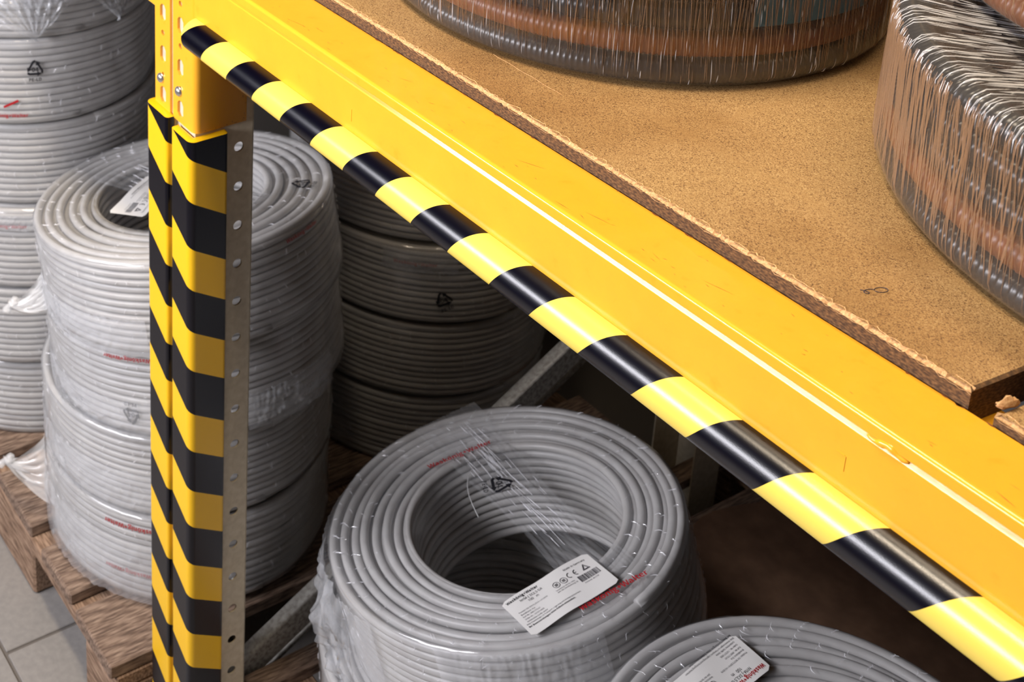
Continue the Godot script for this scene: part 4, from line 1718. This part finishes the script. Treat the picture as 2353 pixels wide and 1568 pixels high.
func shell(prof: Array, seed_: int) -> ArrayMesh:
	var nz := FastNoiseLite.new()
	nz.seed = seed_
	nz.frequency = 1.0
	var b := MB.new()
	var rows := []
	var segs := 240
	for i in segs:
		var a := TAU * i / segs
		var row := PackedVector3Array()
		for k in prof.size():
			var d := nz.get_noise_2d(a * 30.0, k * 0.3) * 0.0004
			row.append(Vector3(cos(a) * (prof[k][0] + d), prof[k][1], sin(a) * (prof[k][0] + d)))
		rows.append(row)
	b.grid(rows, false, true)
	# rows run the other way round than for the coils (profile goes upwards)
	return b.mesh()


func make_wrapped() -> void:
	# middle coil
	var f := thing("conduit_coil", "wide coil of black corrugated conduit under wrinkled film at the top middle of the shelf", "conduit coil", Vector3(0.266, 0.2438, -0.274), Basis(), "wrapped conduit coils on the shelf")
	var rad := 0.2350
	var b := MB.new()
	var o := MB.new()
	for k in 5:
		if k == 1:
			conduit_ring(o, Vector3(0, 0.0135 + 0.0247 * k, 0), rad - 0.0140, 0.0122, 290)
		else:
			conduit_ring(b, Vector3(0, 0.0135 + 0.0247 * k, 0), rad - 0.0140, 0.0124, 290)
	for k in 3:
		conduit_ring(b, Vector3(0, 0.0135 + 0.0247 * 4, 0), rad - 0.014 - 0.026 * (k + 1), 0.0124, 220)
	part("conduit", b, M.conduit, f, true)
	part("conduit", o, M.conduit_orange, f, true).set_meta("label", "conduit turn coloured orange-brown to imitate the shelf reflected in the film")
	var prof := wrapped_profile(rad, 0.125, 0.12)
	put("stretch_film", shell(prof, 3), M.stretch, f, true)
	put("film_pleat", pleats(prof, 3000, 21, 0.04, 0.16, 0.012, 0.09, 0.00030, 0.06), M.pleat_warm_light, f, true, true)
	put("film_pleat", pleats(prof, 900, 22, 0.04, 0.17, 0.006, 0.03, 0.0004, 0.05), M.pleat_glint, f, true, true)
	# teal slip under the film
	var tl := MB.new()
	for i in 16:
		var a0 := deg_to_rad(lerpf(22.0, -8.0, i / 16.0))
		var a1 := deg_to_rad(lerpf(22.0, -8.0, (i + 1) / 16.0))
		var r := rad - 0.0008
		tl.quad_out(Vector3(cos(a0) * r, 0.058, sin(a0) * r), Vector3(cos(a1) * r, 0.058, sin(a1) * r), Vector3(cos(a1) * r, 0.115, sin(a1) * r), Vector3(cos(a0) * r, 0.115, sin(a0) * r), Vector3(cos(a0), 0, sin(a0)))
	part("teal_label", tl, M.teal, f, true).set_meta("label", "teal slip showing through the film")

	# right coil
	var g := thing("conduit_coil", "big coil of dark conduit with shining film pleats over its shoulder, at the right edge", "conduit coil", Vector3(0.832, 0.2438, -0.372), Basis(), "wrapped conduit coils on the shelf")
	rad = 0.298
	b = MB.new()
	o = MB.new()
	for k in 5:
		if k == 1:
			conduit_ring(o, Vector3(0, 0.0138 + 0.0245 * k, 0), rad - 0.0142, 0.0123, 360)
		else:
			conduit_ring(b, Vector3(0, 0.0138 + 0.0245 * k, 0), rad - 0.0142, 0.0124, 360)
	for k in 4:
		conduit_ring(b, Vector3(0, 0.0138 + 0.0245 * 4 - 0.002 * k, 0), rad - 0.0142 - 0.026 * (k + 1), 0.0124, 280)
	part("conduit", b, M.conduit, g, true)
	part("conduit", o, M.conduit_orange, g, true).set_meta("label", "conduit turns coloured orange-brown to imitate warm light off the shelf")
	prof = wrapped_profile(rad, 0.126, 0.16)
	put("stretch_film", shell(prof, 4), M.stretch, g, true)
	put("film_pleat", pleats(prof, 3000, 31, 0.04, 0.15, 0.02, 0.11, 0.0007, 0.12), M.pleat_warm_light, g, true, true)
	put("film_pleat", pleats(prof, 3600, 32, 0.14, 0.30, 0.01, 0.05, 0.0006, 0.1), M.pleat_glint, g, true, true)

	# coil lying on the right one
	var h := thing("conduit_coil", "smaller tan-wrapped coil lying on the big right-hand coil, at the upper right corner", "conduit coil", Vector3(0.745, 0.2438 + 0.1275, -0.405), Basis(), "wrapped conduit coils on the shelf")
	rad = 0.213
	o = MB.new()
	for k in 4:
		conduit_ring(o, Vector3(0, 0.0135 + 0.0247 * k, 0), rad - 0.0140, 0.0124, 250)
	part("conduit", o, M.conduit_orange, h, true)
	prof = wrapped_profile(rad, 0.1, 0.11)
	put("stretch_film", shell(prof, 5), M.stretch, h, true)
	put("film_pleat", pleats(prof, 3000, 41, 0.04, 0.13, 0.012, 0.06, 0.0006, 0.1), M.pleat_warm_light, h, true, true)


func _ready() -> void:
	make_materials()
	make_view()
	make_lights()
	make_room()
	make_rack()
	make_boards()
	make_left_shelf()
	make_pallets()
	make_coils()
	make_wrapped()
